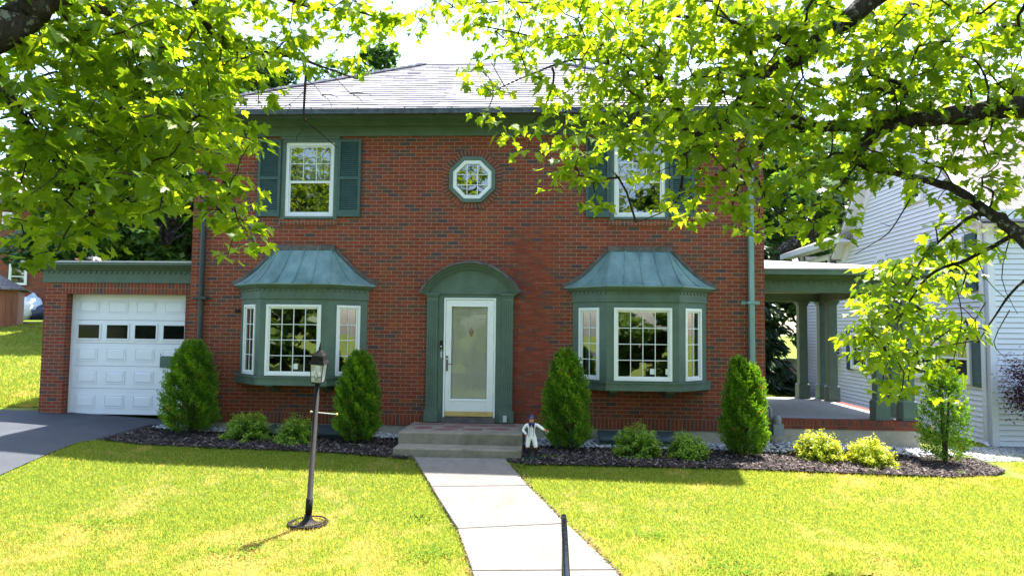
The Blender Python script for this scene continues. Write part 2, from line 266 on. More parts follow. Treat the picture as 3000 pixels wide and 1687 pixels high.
# ------------------------------------------------------------------ mesh helpers
def nrm(v): v = np.asarray(v, float); return v/(np.linalg.norm(v)+1e-12)
class MB:
    def __init__(s): s.v = []; s.f = []; s.m = []; s.r = []
    def poly(s, pts, m=0, r=None):
        i = len(s.v); s.v.extend([tuple(map(float, p)) for p in pts]); s.f.append(tuple(range(i, i+len(pts)))); s.m.append(m); s.r.append(random.random() if r is None else r)
    def hexa(s, P, m=0, r=None):   # P: 8 corners, bottom ccw then top ccw
        i = len(s.v); s.v.extend([tuple(map(float, p)) for p in P]); rr = random.random() if r is None else r
        for q in ((3, 2, 1, 0), (4, 5, 6, 7), (0, 1, 5, 4), (1, 2, 6, 5), (2, 3, 7, 6), (3, 0, 4, 7)):
            s.f.append(tuple(i+k for k in q)); s.m.append(m); s.r.append(rr)
    def box(s, x0, x1, y0, y1, z0, z1, m=0, r=None):
        s.hexa([(x0, y0, z0), (x1, y0, z0), (x1, y1, z0), (x0, y1, z0), (x0, y0, z1), (x1, y0, z1), (x1, y1, z1), (x0, y1, z1)], m, r)
    def lbox(s, o, U, N, u0, u1, w0, w1, z0, z1, m=0, r=None):   # local box: u along U, w along outward N
        o, U, N = (np.asarray(a, float) for a in (o, U, N)); Z = np.array([0, 0, 1.0])
        g = lambda u, w, z: o+U*u+N*w+Z*z
        s.hexa([g(u0, w1, z0), g(u1, w1, z0), g(u1, w0, z0), g(u0, w0, z0), g(u0, w1, z1), g(u1, w1, z1), g(u1, w0, z1), g(u0, w0, z1)], m, r)
    def beam(s, a, b, wx, wy, m=0, r=None):
        a = np.asarray(a, float); b = np.asarray(b, float); d = nrm(b-a); h = np.array([0, 0, 1.0]) if abs(d[2]) < 0.95 else np.array([0, 1.0, 0])
        p = nrm(np.cross(d, h))*wx/2; q = nrm(np.cross(p, d))*wy/2
        s.hexa([a-p-q, a+p-q, a+p+q, a-p+q, b-p-q, b+p-q, b+p+q, b-p+q], m, r)
    def tube(s, pts, rad, n=8, m=0, r=None, caps=True):
        pts = [np.asarray(p, float) for p in pts]; rad = [rad]*len(pts) if np.isscalar(rad) else list(rad)
        rr = random.random() if r is None else r; i0 = len(s.v); prev = None
        for k, p in enumerate(pts):
            d = nrm(pts[min(k+1, len(pts)-1)]-pts[max(k-1, 0)])
            if prev is None: h = np.array([0, 0, 1.0]) if abs(d[2]) < 0.9 else np.array([1.0, 0, 0]); a = nrm(np.cross(d, h))
            else: a = nrm(prev-d*np.dot(prev, d))
            prev = a; b = np.cross(d, a)
            for j in range(n):
                t_ = 2*math.pi*j/n; s.v.append(tuple(p+rad[k]*(a*math.cos(t_)+b*math.sin(t_))))
        for k in range(len(pts)-1):
            for j in range(n):
                a0 = i0+k*n+j; a1 = i0+k*n+(j+1) % n; s.f.append((a0, a1, a1+n, a0+n)); s.m.append(m); s.r.append(rr)
        if caps:
            s.f.append(tuple(i0+n-1-j for j in range(n))); s.f.append(tuple(i0+(len(pts)-1)*n+j for j in range(n))); s.m += [m, m]; s.r += [rr, rr]
    def lathe(s, c, prof, n=16, m=0, r=None, ang=0.0):
        i0 = len(s.v); rr = random.random() if r is None else r
        for (q, z) in prof:
            for j in range(n):
                t_ = 2*math.pi*j/n+ang; s.v.append((c[0]+q*math.cos(t_), c[1]+q*math.sin(t_), c[2]+z))
        for k in range(len(prof)-1):
            for j in range(n):
                a0 = i0+k*n+j; a1 = i0+k*n+(j+1) % n; s.f.append((a0, a1, a1+n, a0+n)); s.m.append(m); s.r.append(rr)
        s.f.append(tuple(i0+n-1-j for j in range(n))); s.f.append(tuple(i0+(len(prof)-1)*n+j for j in range(n))); s.m += [m, m]; s.r += [rr, rr]
    def blob(s, c, rx, ry, rz, m=0, nu=10, nv=7, j=0.0, r=None):
        i0 = len(s.v); rr = random.random() if r is None else r
        for a in range(nv+1):
            ph = math.pi*a/nv
            for b in range(nu):
                th = 2*math.pi*b/nu; k = 1+random.uniform(-j, j)
                s.v.append((c[0]+rx*k*math.sin(ph)*math.cos(th), c[1]+ry*k*math.sin(ph)*math.sin(th), c[2]+rz*k*math.cos(ph)))
        for a in range(nv):
            for b in range(nu):
                p = i0+a*nu+b; q = i0+a*nu+(b+1) % nu; s.f.append((p, p+nu, q+nu, q)); s.m.append(m); s.r.append(rr)
    def prism(s, poly, o, U, V, N, d0, d1, m=0, r=None):   # 2-D outline in (U,V), extruded along N from d0 to d1
        o, U, V, N = (np.asarray(a, float) for a in (o, U, V, N)); rr = random.random() if r is None else r
        A = [o+U*a+V*b+N*d1 for a, b in poly]; B = [o+U*a+V*b+N*d0 for a, b in poly]
        s.poly(A, m, rr); s.poly(B[::-1], m, rr); n = len(poly)
        for i in range(n): s.poly([B[i], B[(i+1) % n], A[(i+1) % n], A[i]], m, rr)
    def cut(s): s.cuts = getattr(s, 'cuts', [])+[(len(s.v), len(s.f))]   # what follows becomes a separate object of the same name
    def build(s, name, mats, parent=None, smooth=False, bevel=0, uv=True):
        cuts = [c for c in getattr(s, 'cuts', []) if c[1] < len(s.f) and c[1] > 0]
        if cuts:
            b_ = [(0, 0)]+cuts+[(len(s.v), len(s.f))]; last = None
            for (v0, f0), (v1, f1) in zip(b_[:-1], b_[1:]):
                if f1 == f0: continue
                k = MB(); k.v = s.v[v0:v1]; k.f = [tuple(i-v0 for i in f) for f in s.f[f0:f1]]; k.m = s.m[f0:f1]; k.r = s.r[f0:f1]; last = k.build(name, mats, parent, smooth, bevel, uv)
            return last
        if not isinstance(mats, (list, tuple)): mats = [mats]
        V = np.array(s.v, float); off = np.array(parent_loc(parent)) if parent is not None else np.zeros(3)
        me = bpy.data.meshes.new(name); me.from_pydata([tuple(p) for p in (V-off)], [], s.f)
        for k in mats: me.materials.append(k)
        me.polygons.foreach_set('material_index', s.m)
        if smooth: me.polygons.foreach_set('use_smooth', [True]*len(s.f))
        at_ = me.attributes.new('rnd', 'FLOAT', 'FACE'); at_.data.foreach_set('value', s.r)
        if uv:
            ul = me.uv_layers.new(name='UVMap'); nn = np.zeros(len(me.polygons)*3); me.polygons.foreach_get('normal', nn); nn = nn.reshape(-1, 3)
            buf = []
            for f, n in zip(s.f, nn):
                if abs(n[2]) > 0.97: T = np.array([1., 0, 0]); B = np.array([0, 1., 0])
                else: T = nrm(np.cross((0, 0, 1), n)); B = np.cross(n, T)
                for i in f: buf += [float(V[i]@T), float(V[i]@B)]
            ul.data.foreach_set('uv', buf)
        me.update()
        ob = bpy.data.objects.new(name, me); COL.objects.link(ob)
        if parent is not None: ob.parent = parent
        if bevel:
            b = ob.modifiers.new('bevel', 'BEVEL'); b.width = bevel; b.segments = 2; b.limit_method = 'ANGLE'; b.angle_limit = R(50)
        return ob
def parent_loc(p):
    l = np.array(p.location)
    return l+parent_loc(p.parent) if p.parent is not None else l
def mesh_np(name, V, nper, mat, rnd, parent=None, smooth=False):
    """V: (nf*nper,3) corners of separate faces with nper corners each"""
    nf = len(V)//nper; off = parent_loc(parent) if parent is not None else 0
    me = bpy.data.meshes.new(name); me.vertices.add(len(V)); me.vertices.foreach_set('co', (V-off).astype(np.float32).ravel())
    me.loops.add(len(V)); me.loops.foreach_set('vertex_index', np.arange(len(V), dtype=np.int32))
    me.polygons.add(nf); me.polygons.foreach_set('loop_start', (np.arange(nf)*nper).astype(np.int32)); me.polygons.foreach_set('loop_total', np.full(nf, nper, np.int32))
    me.materials.append(mat); a = me.attributes.new('rnd', 'FLOAT', 'FACE'); a.data.foreach_set('value', np.asarray(rnd, np.float32))
    me.update(calc_edges=True); me.validate()
    ob = bpy.data.objects.new(name, me); COL.objects.link(ob)
    if parent is not None: ob.parent = parent
    return ob
def thing(name, label, cat, loc=(0, 0, 0), group=None):
    o = bpy.data.objects.new(name, None); COL.objects.link(o); o.location = tuple(float(x) for x in loc); o.empty_display_size = 0.2
    o['label'] = label; o['category'] = cat
    if group: o['group'] = group
    return o
def tag(o, label, cat, group=None):
    o['label'] = label; o['category'] = cat
    if group: o['group'] = group
    return o
def struct(o): o['kind'] = 'structure'; return o
def stuff(o, label, cat): o['kind'] = 'stuff'; o['label'] = label; o['category'] = cat; return o

# ------------------------------------------------------------------ terrain
ZX = [-90, -12, -8, -5, -1.5, 1.5, 4.5, 8, 10.7, 14, 90]; ZV = [-.1, -.15, -.18, -.35, -.41, -.43, -.47, -.57, -.8, -.9, -1.0]
def gz(x, y):
    x = np.asarray(x, float); y = np.asarray(y, float)
    z = np.interp(x, ZX, ZV)+.02*np.clip(y, -1.7, .5)
    z = z-.20*np.clip(-1.7-y, 0, 2.1)-.05*np.clip(-3.8-y, 0, 3.4)-.35*np.clip(-7.2-y, 0, 2.5)
    k = np.clip((-4.5-x)/4.5, 0, 1); k = k*k*(3-2*k)
    return z+k*(.12*np.clip(y-.6, 0, 13)+.035*np.clip(y-13.6, 0, 30))
def axis(parts):
    out = []
    for a, b, st in parts: out += list(np.arange(a, b, st))
    return np.array(out+[parts[-1][1]])
gx = axis([(-300, -60, 30), (-60, -14, 2), (-14, 15, 0.25), (15, 60, 3), (60, 300, 30)]); gy = axis([(-300, -60, 30), (-60, -12, 3), (-12, 4, 0.2), (4, 40, 1), (40, 400, 30)])
XX, YY = np.meshgrid(gx, gy); ZZ = gz(XX, YY)
me = bpy.data.meshes.new('lawn'); nx, ny = len(gx), len(gy)
idx = np.arange(nx*ny).reshape(ny, nx)
me.from_pydata(np.stack([XX, YY, ZZ], -1).reshape(-1, 3).tolist(), [], np.stack([idx[:-1, :-1], idx[:-1, 1:], idx[1:, 1:], idx[1:, :-1]], -1).reshape(-1, 4).tolist())
me.materials.append(M['lawn']); me.polygons.foreach_set('use_smooth', [True]*len(me.polygons))
lawn = bpy.data.objects.new('lawn', me); COL.objects.link(lawn); struct(lawn)

def sheet(name, mat, rows, lift, n=24, skirt=0.05):
    """rows: list of (point a, point b) pairs in plan, sheet laid on the terrain"""
    V = []; Fc = []
    for a, b in rows:
        for k in range(n+1):
            q = k/n; x = a[0]+(b[0]-a[0])*q; y = a[1]+(b[1]-a[1])*q; V.append((x, y, float(gz(x, y))+lift))
    m = n+1
    for i in range(len(rows)-1):
        for k in range(n): Fc.append((i*m+k, i*m+k+1, (i+1)*m+k+1, (i+1)*m+k))
    me = bpy.data.meshes.new(name); me.from_pydata(V, [], Fc); me.materials.append(mat); me.update()
    ob = bpy.data.objects.new(name, me); COL.objects.link(ob); struct(ob); return ob
def dense(poly, step=0.25):
    out = []
    for (a, b) in zip(poly[:-1], poly[1:]):
        L = math.dist(a, b); k = max(1, int(L/step))
        for i in range(k): out.append((a[0]+(b[0]-a[0])*i/k, a[1]+(b[1]-a[1])*i/k))
    return out+[poly[-1]]
# driveway: right edge follows the curve to the bed, left edge runs out of frame
DR = [(-30, -6.6), (-6.9, -6.4), (-3.0, -6.19), (-2.62, -6.15), (-2.2, -6.10), (-1.82, -6.02), (-1.45, -5.84), (-0.97, -5.79), (-0.38, -5.67), (0.55, -5.4)]
DL = [(-30, -11.5), (-3, -10.6), (0.0, -9.6), (0.55, -9.2)]
ys = np.concatenate([np.arange(-30, -8, 1.0), np.arange(-8, 0.55, 0.15), [0.62]])
xr = np.interp(ys, [a for a, b in DR], [b for a, b in DR]); xl = np.interp(ys, [a for a, b in DL], [b for a, b in DL])
sheet('driveway', M['asphalt'], [((a, y), (b, y)) for a, b, y in zip(xl, xr, ys)], 0.018)
# street far in front, at the foot of the bank
sheet('street', M['asphalt'], [((-80, y), (80, y)) for y in (-20, -17, -14, -12.5)], 0.03, 60)

# front walk of skewed slabs
WL = [(-0.634, -1.74), (-0.18, -2.76), (0.347, -3.93), (0.66, -5.15), (1.0, -6.4)]
WR = [(0.758, -1.70), (1.146, -2.63), (1.655, -3.67), (2.13, -4.98), (2.4, -6.3)]
walk = thing('front_walk', 'pale concrete front walk of wide slabs running to the steps', 'walkway', (0, -3, -0.7))
walk['kind'] = 'structure'
for i in range(4):
    g = 0.012; mb = MB(); c = [np.array(WL[i]), np.array(WR[i]), np.array(WR[i+1]), np.array(WL[i+1])]
    cc = []
    for k, (px, py) in enumerate(c):
        py2 = py-(g if k in (0, 1) else -g); cc.append((px, py2, float(gz(px, py))+0.035))
    N = 6; P = np.array(cc)
    mb.hexa([P[3]-[0, 0, .15], P[2]-[0, 0, .15], P[1]-[0, 0, .15], P[0]-[0, 0, .15], P[3], P[2], P[1], P[0]])
    mb.build('slab', M['walk'], walk, bevel=0.01)
def in_walk(x, y, creep=0.0):
    l = np.interp(-y, [-a[1] for a in WL], [a[0] for a in WL]); r = np.interp(-y, [-a[1] for a in WR], [a[0] for a in WR])
    e_ = .022+.022*np.sin(y*9)+.02*np.sin(y*23+1); return (x > l+e_*1.0) & (x < r-e_*1.0) & (y < -1.6)
def drive_r(y): return np.interp(y, [a for a, b in DR], [b for a, b in DR])

# mulch bed and the band of river stones
MFL = [(-5.85, -1.47), (-5.1, -1.56), (-4.0, -1.61), (-2.36, -1.60), (-1.5, -1.68), (-0.70, -1.80)]
MFR = [(0.80, -1.78), (1.07, -1.88), (2.14, -1.84), (3.26, -1.80), (4.43, -1.77), (5.66, -1.74), (6.82, -1.70), (7.4, -1.66), (8.15, -1.38), (8.68, -0.85), (8.84, -0.29), (8.75, 0.2)]
def mulch_front(x):
    return np.where(x < 0.05, np.interp(x, [a for a, b in MFL], [b for a, b in MFL]), np.interp(x, [a for a, b in MFR], [b for a, b in MFR]))
RFL = [(-5.68, -0.36), (-4.6, -0.34), (-3.3, -0.42), (-2.2, -0.36), (-1.0, -0.32)]
RFR = [(1.0, -0.72), (2.9, -0.66), (4.5, -0.56), (5.2, -0.54), (6.6, -0.05), (7.6, -0.30), (8.4, 0.1)]
def rock_front(x):
    return np.where(x < 0.05, np.interp(x, [a for a, b in RFL], [b for a, b in RFL]), np.interp(x, [a for a, b in RFR], [b for a, b in RFR]))
def back_of(x): return 0.02 if x < 5.2 else (0.58 if x < 8.1 else 0.25)
for lo, hi in ((-5.85, -0.95), (0.80, 8.78)):
    xs = np.arange(lo, hi, 0.12); sheet('mulch_bed', M['mulch'], [((x, float(mulch_front(x))), (x, back_of(x))) for x in xs], 0.03, 14)
sheet('mulch_bed', M['mulch'], [((-0.98, -1.76), (-0.98, 0.0)), ((-0.7, -1.80), (-0.7, -0.4))], 0.026, 14)
sheet('mulch_bed', M['mulch'], [((x, y0), (x, 0.3)) for x, y0 in ((0.82, -1.78), (1.0, -1.88))], 0.024, 14)
n = 26000
cx_ = rng.uniform(-5.85, 8.8, n); cy_ = rng.uniform(-1.95, 0.2, n)
k = (cy_ > mulch_front(cx_)-0.02+rng.normal(0, .02, n)) & ((np.abs(cx_-0.03) > 1.0) | (cy_ < -1.72)) & ~in_walk(cx_, cy_) & (cx_ > drive_r(cy_))
k &= (cy_ < rock_front(cx_)+0.05); cx_, cy_ = cx_[k], cy_[k]; n = len(cx_)
a = rng.uniform(0, 6.28, n); tl = rng.normal(0, .35, n); L = rng.uniform(.012, .035, n); W = rng.uniform(.004, .010, n); cz = gz(cx_, cy_)+.034+rng.uniform(0, .014, n)
U = np.stack([np.cos(a)*np.cos(tl), np.sin(a)*np.cos(tl), np.sin(tl)], -1)*L[:, None]; Vv = np.stack([-np.sin(a), np.cos(a), rng.normal(0, .4, n)], -1)*W[:, None]; C = np.stack([cx_, cy_, cz], -1)
mesh = mesh_np('mulch_chips', np.stack([C-U-Vv, C+U-Vv, C+U+Vv, C-U+Vv], 1).reshape(-1, 3), 4, M['chip'], rng.random(n))
stuff(mesh, 'dark shredded bark mulch covering the planting bed', 'mulch')
# river stones
ico = np.array([(0, 0, 1), (.85, 0, .3), (.2, .8, .35), (-.7, .5, .3), (-.7, -.5, .35), (.25, -.8, .3), (.7, .5, -.4), (-.3, .8, -.4), (-.85, 0, -.35), (-.25, -.8, -.4), (.7, -.5, -.35), (0, 0, -1)])
icf = [(0, 1, 2), (0, 2, 3), (0, 3, 4), (0, 4, 5), (0, 5, 1), (1, 6, 2), (2, 7, 3), (3, 8, 4), (4, 9, 5), (5, 10, 1), (6, 7, 2), (7, 8, 3), (8, 9, 4), (9, 10, 5), (10, 6, 1)]
n = 5200; px = rng.uniform(-5.75, 8.45, n); rf = rock_front(px); by = np.where(px < 5.2, 0, np.where(px < 8.12, .55, .3)); py = rf+(by-rf)*rng.random(n)+rng.normal(0, .015, n)
k = (np.abs(px) > 1.02) & (px > drive_r(py)+.05); px, py = px[k], py[k]; n = len(px)
S = rng.uniform(.014, .036, n)[:, None]*rng.uniform(.7, 1.3, (n, 3))*[1.15, 1.0, .7]; an = rng.uniform(0, 6.28, n); pz = gz(px, py)+.04+rng.uniform(0, .03, n)
T = ico[np.array(icf)].reshape(-1, 3)[None]*S[:, None]; ca, sa = np.cos(an)[:, None], np.sin(an)[:, None]
T = np.stack([T[..., 0]*ca-T[..., 1]*sa, T[..., 0]*sa+T[..., 1]*ca, T[..., 2]], -1)+np.stack([px, py, pz], -1)[:, None]
stuff(mesh_np('river_stones', T.reshape(-1, 3), 3, M['stone'], np.repeat(rng.random(n), len(icf))), 'grey river stones lining the house foundation', 'stones')

exec_later = []
# ------------------------------------------------------------------ the brick house
house = thing('brick_house', 'two-storey red brick house with green trim, two copper-roofed bay windows and attached garage', 'house', (0, 0, -0.45))
XW, YB, ZT, ZB = 5.2, 7.0, 5.05, -0.20
X1, Y1, Z1 = np.array([1., 0, 0]), np.array([0, 1., 0]), np.array([0, 0, 1.])
NF = np.array([0, -1., 0])
def wall_grid(mb, o, U, N, u0, u1, z0, z1, holes, depth=0.14, m=0, mr=0):
    us = sorted({u0, u1, *[h[0] for h in holes], *[h[1] for h in holes]}); zs = sorted({z0, z1, *[h[2] for h in holes], *[h[3] for h in holes]})
    g = lambda u, w, z: np.asarray(o)+np.asarray(U)*u+np.asarray(N)*w+Z1*z
    for a, b in zip(us[:-1], us[1:]):
        for c, d in zip(zs[:-1], zs[1:]):
            if any(h[0] <= a and b <= h[1] and h[2] <= c and d <= h[3] for h in holes): continue
            mb.poly([g(a, 0, c), g(b, 0, c), g(b, 0, d), g(a, 0, d)], m)
    for a, b, c, d in holes:
        w = -depth
        mb.poly([g(a, 0, c), g(b, 0, c), g(b, w, c), g(a, w, c)], mr); mb.poly([g(a, 0, d), g(a, w, d), g(b, w, d), g(b, 0, d)], mr)
        mb.poly([g(a, 0, c), g(a, w, c), g(a, w, d), g(a, 0, d)], mr); mb.poly([g(b, 0, c), g(b, 0, d), g(b, w, d), g(b, w, c)], mr)
mb = MB()
holes = [(-3.49, -2.55, 3.56, 4.97), (2.55, 3.49, 3.56, 4.97), (-0.36, 0.36, 3.88, 4.60), (-0.50, 0.50, -0.12, 2.2), (-3.9, -2.14, 0.62, 2.35), (2.14, 3.9, 0.62, 2.35)]
wall_grid(mb, (0, 0, 0), X1, NF, -XW, XW, 0, ZT+.3, holes)
mb.poly([(XW, 0, ZB), (XW, YB, ZB), (XW, YB, ZT+.3), (XW, 0, ZT+.3)]); mb.poly([(-XW, YB, ZB), (-XW, 0, ZB), (-XW, 0, ZT+.3), (-XW, YB, ZT+.3)])
mb.poly([(XW, YB, ZB), (-XW, YB, ZB), (-XW, YB, ZT+.3), (XW, YB, ZT+.3)])
mb.build('wall', M['brick'], house)
mb = MB()   # soldier course at the base
for a, b in ((-XW-.012, -.81), (.77, XW+.012)): mb.box(a, b, -.012, .10, ZB, 0.0)
mb.build('base_course', M['soldier'], house)
mb = MB(); mb.box(-XW+.02, XW-.02, .012, YB-.02, -1.0, ZB); mb.build('foundation', M['foundation'], house)
# dark interior walls and floors
mb = MB(); mb.box(-5.1, 5.1, .3, 6.8, -.2, -.1); mb.box(-5.1, 5.1, .3, 6.8, 2.6, 2.7); mb.box(-5.1, 5.1, 3.4, 3.5, -.1, 2.6); mb.box(-5.1, 5.1, 2.6, 2.7, 2.7, 5.2)
mb.box(-1.6, -1.5, .3, 3.4, -.1, 2.6); mb.box(1.5, 1.6, .3, 3.4, -.1, 2.6); mb.build('interior', paint('room_wall', (0.10, 0.09, 0.08), 0.9), house)

# --- windows
def window(parent, name, o, U, N, u0, u1, z0, z1, cols, rows, fr=0.06, mun=0.013, dep=0.05, rail=None, glassmat='glass', label=None, lowgrid=False):
    """white frame (u0..u1, z0..z1) standing dep proud of the plane; glass set back; muntin grid"""
    mb = MB(); B = lambda a, b, c, d, w0, w1: mb.lbox(o, U, N, a, b, w0, w1, c, d)
    B(u0, u0+fr, z0, z1, -.05, dep); B(u1-fr, u1, z0, z1, -.05, dep); B(u0+fr, u1-fr, z1-fr, z1, -.05, dep); B(u0+fr, u1-fr, z0, z0+fr, -.05, dep)
    a, b, c, d = u0+fr, u1-fr, z0+fr, z1-fr; s = .03
    for q in ((a, a+s, c, d), (b-s, b, c, d), (a+s, b-s, d-s, d), (a+s, b-s, c, c+s)): B(*q, -.045, dep-.022)
    a += s; b -= s; c += s; d -= s; gw = -.012
    if rail:
        B(a, b, rail-.03, rail+.02, -.045, dep-.015)
        lo = rail+.02
    else: lo = c
    if lowgrid:
        hi_ = rail-.03
        for i in range(1, cols): x = a+(b-a)*i/cols; B(x-mun/2, x+mun/2, c, hi_, gw-.038, gw-.018)
        B(a, b, (c+hi_)/2-mun/2, (c+hi_)/2+mun/2, gw-.036, gw-.0205)
    for i in range(1, cols): x = a+(b-a)*i/cols; B(x-mun/2, x+mun/2, lo, d, gw-.008, gw+.012)
    for j in range(1, rows):
        z = lo+(d-lo)*j/rows
        for i in range(cols):
            xa = a+(b-a)*i/cols+(mun/2 if i else 0); xb = a+(b-a)*(i+1)/cols-(mun/2 if i < cols-1 else 0); B(xa, xb, z-mun/2, z+mun/2, gw-.008, gw+.0105)
    f = mb.build(name, M['white'], parent, bevel=0.003)
    if label: f['label'] = label
    mb = MB(); g = lambda u, z, w: np.asarray(o)+U*u+N*w+Z1*z
    if rail:
        mb.poly([g(a, rail+.02, gw), g(b, rail+.02, gw), g(b, d, gw), g(a, d, gw)]); mb.cut(); mb.poly([g(a, c, gw-.03), g(b, c, gw-.03), g(b, rail-.03, gw-.03), g(a, rail-.03, gw-.03)])
    else: mb.poly([g(a, c, gw), g(b, c, gw), g(b, d, gw), g(a, d, gw)])
    mb.build('glass', M[glassmat], f)
    return f
O0 = np.zeros(3)
for sx in (-1, 1):
    c = 3.02*sx
    f = window(house, 'window', O0, X1, NF, c-.455, c+.455, 3.56, 4.94, 3, 2, rail=4.215, dep=-.01, label='upper sash window '+('left' if sx < 0 else 'right')+' of the octagonal one')
    mb = MB()   # green casing
    for q in ((c-.53, c-.455, 3.50, 5.0, .012), (c+.455, c+.53, 3.50, 5.0, .012), (c-.56, c+.56, 5.0, 5.045, .03), (c-.455, c+.455, 4.94, 5.0, .012), (c-.455, c+.455, 3.515, 3.56, .03)):
        mb.lbox(O0, X1, NF, q[0], q[1], -.12, q[4], q[2], q[3])
    mb.build('casing', M['green'], f, bevel=.004)
    mb = MB(); 
    pass; x = c-.38
    while x < c+.38: mb.lbox(O0, X1, NF, x, x+.05, -.33+.02*math.sin(x*40), -.325+.02*math.sin(x*40+1), 4.25, 4.9); x += .052
    mb.build('curtain', M['curtain'], f)
    mb = MB(); mb.box(c-.55, c+.55, -.03, .05, 3.40, 3.50); s = mb.build('brick_sill', M['soldier'], house)
    for q in (-1, 1):   # louvred shutters
        mb = MB(); a = c+q*.535; b = c+q*.965; a, b = min(a, b), max(a, b); z0, z1 = 3.555, 4.985
        for r_ in ((a, a+.05, z0, z1), (b-.05, b, z0, z1), (a+.05, b-.05, z1-.05, z1), (a+.05, b-.05, z0, z0+.11), (a+.05, b-.05, 4.24, 4.29)):
            mb.lbox(O0, X1, NF, r_[0], r_[1], .012, .045, r_[2], r_[3])
        for lo, hi in ((z0+.11, 4.24), (4.29, z1-.05)):
            k = int((hi-lo)/.036)
            for i in range(k):
                z = lo+(hi-lo)*i/k; mb.hexa([(a+.05, -.036, z), (b-.05, -.036, z), (b-.05, -.028, z), (a+.05, -.028, z), (a+.05, -.016, z+.034), (b-.05, -.016, z+.034), (b-.05, -.012, z+.034), (a+.05, -.012, z+.034)])
        mb.poly([(a+.03, -.013, z0), (b-.03, -.013, z0), (b-.03, -.013, z1), (a+.03, -.013, z1)])
        mb.build('shutter', M['shutter'], house)
# octagonal window
def octo(r): return [(r/math.cos(math.pi/8)*math.cos(math.pi/8+k*math.pi/4), r/math.cos(math.pi/8)*math.sin(math.pi/8+k*math.pi/4)) for k in range(8)]
oc = np.array([0, 0, 4.24])
def octring(mb, r0, r1, w0, w1, m=0):
    A, B = octo(r0), octo(r1)
    for k in range(8):
        j = (k+1) % 8; g = lambda p, w: oc+X1*p[0]+Z1*p[1]+NF*w
        mb.hexa([g(A[k], w0), g(B[k], w0), g(B[j], w0), g(A[j], w0), g(A[k], w1), g(B[k], w1), g(B[j], w1), g(A[j], w1)], m)
mb = MB(); octring(mb, .285, .352, -.08, .03)
for k in (-.095, .095):
    mb.box(k-.007, k+.007, -.01, .012, 4.24-.285, 4.24+.285)
    for a, b in ((-.285, -.102), (-.088, .088), (.102, .285)): mb.box(a, b, -.0085, .011, 4.24+k-.007, 4.24+k+.007)
ow = mb.build('octagonal_window', M['white'], house, bevel=.003)
mb = MB(); mb.poly([oc+X1*a+Z1*b-NF*.0 for a, b in octo(.29)]); mb.build('glass', M['glass'], ow)
mb = MB(); octring(mb, .352, .42, -.08, .045); mb.build('casing', M['green'], ow, bevel=.004)
mb = MB(); octring(mb, .42, .528, -.05, .006); mb.build('mortar_ring', M['mortar'], ow)
mb = MB(); A, B = octo(.422), octo(.53)
for k in range(8):
    j = (k+1) % 8; n = 6
    for i in range(n):
        t0, t1 = (i+.13)/n, (i+.87)/n; g = lambda P, t_, w: oc+X1*(P[k][0]*(1-t_)+P[j][0]*t_)+Z1*(P[k][1]*(1-t_)+P[j][1]*t_)+NF*w
        mb.hexa([g(A, t0, -.03), g(B, t0, -.03), g(B, t1, -.03), g(A, t1, -.03), g(A, t0, .014), g(B, t0, .014), g(B, t1, .014), g(A, t1, .014)])
mb.build('brick_surround', M['one_brick'], ow)

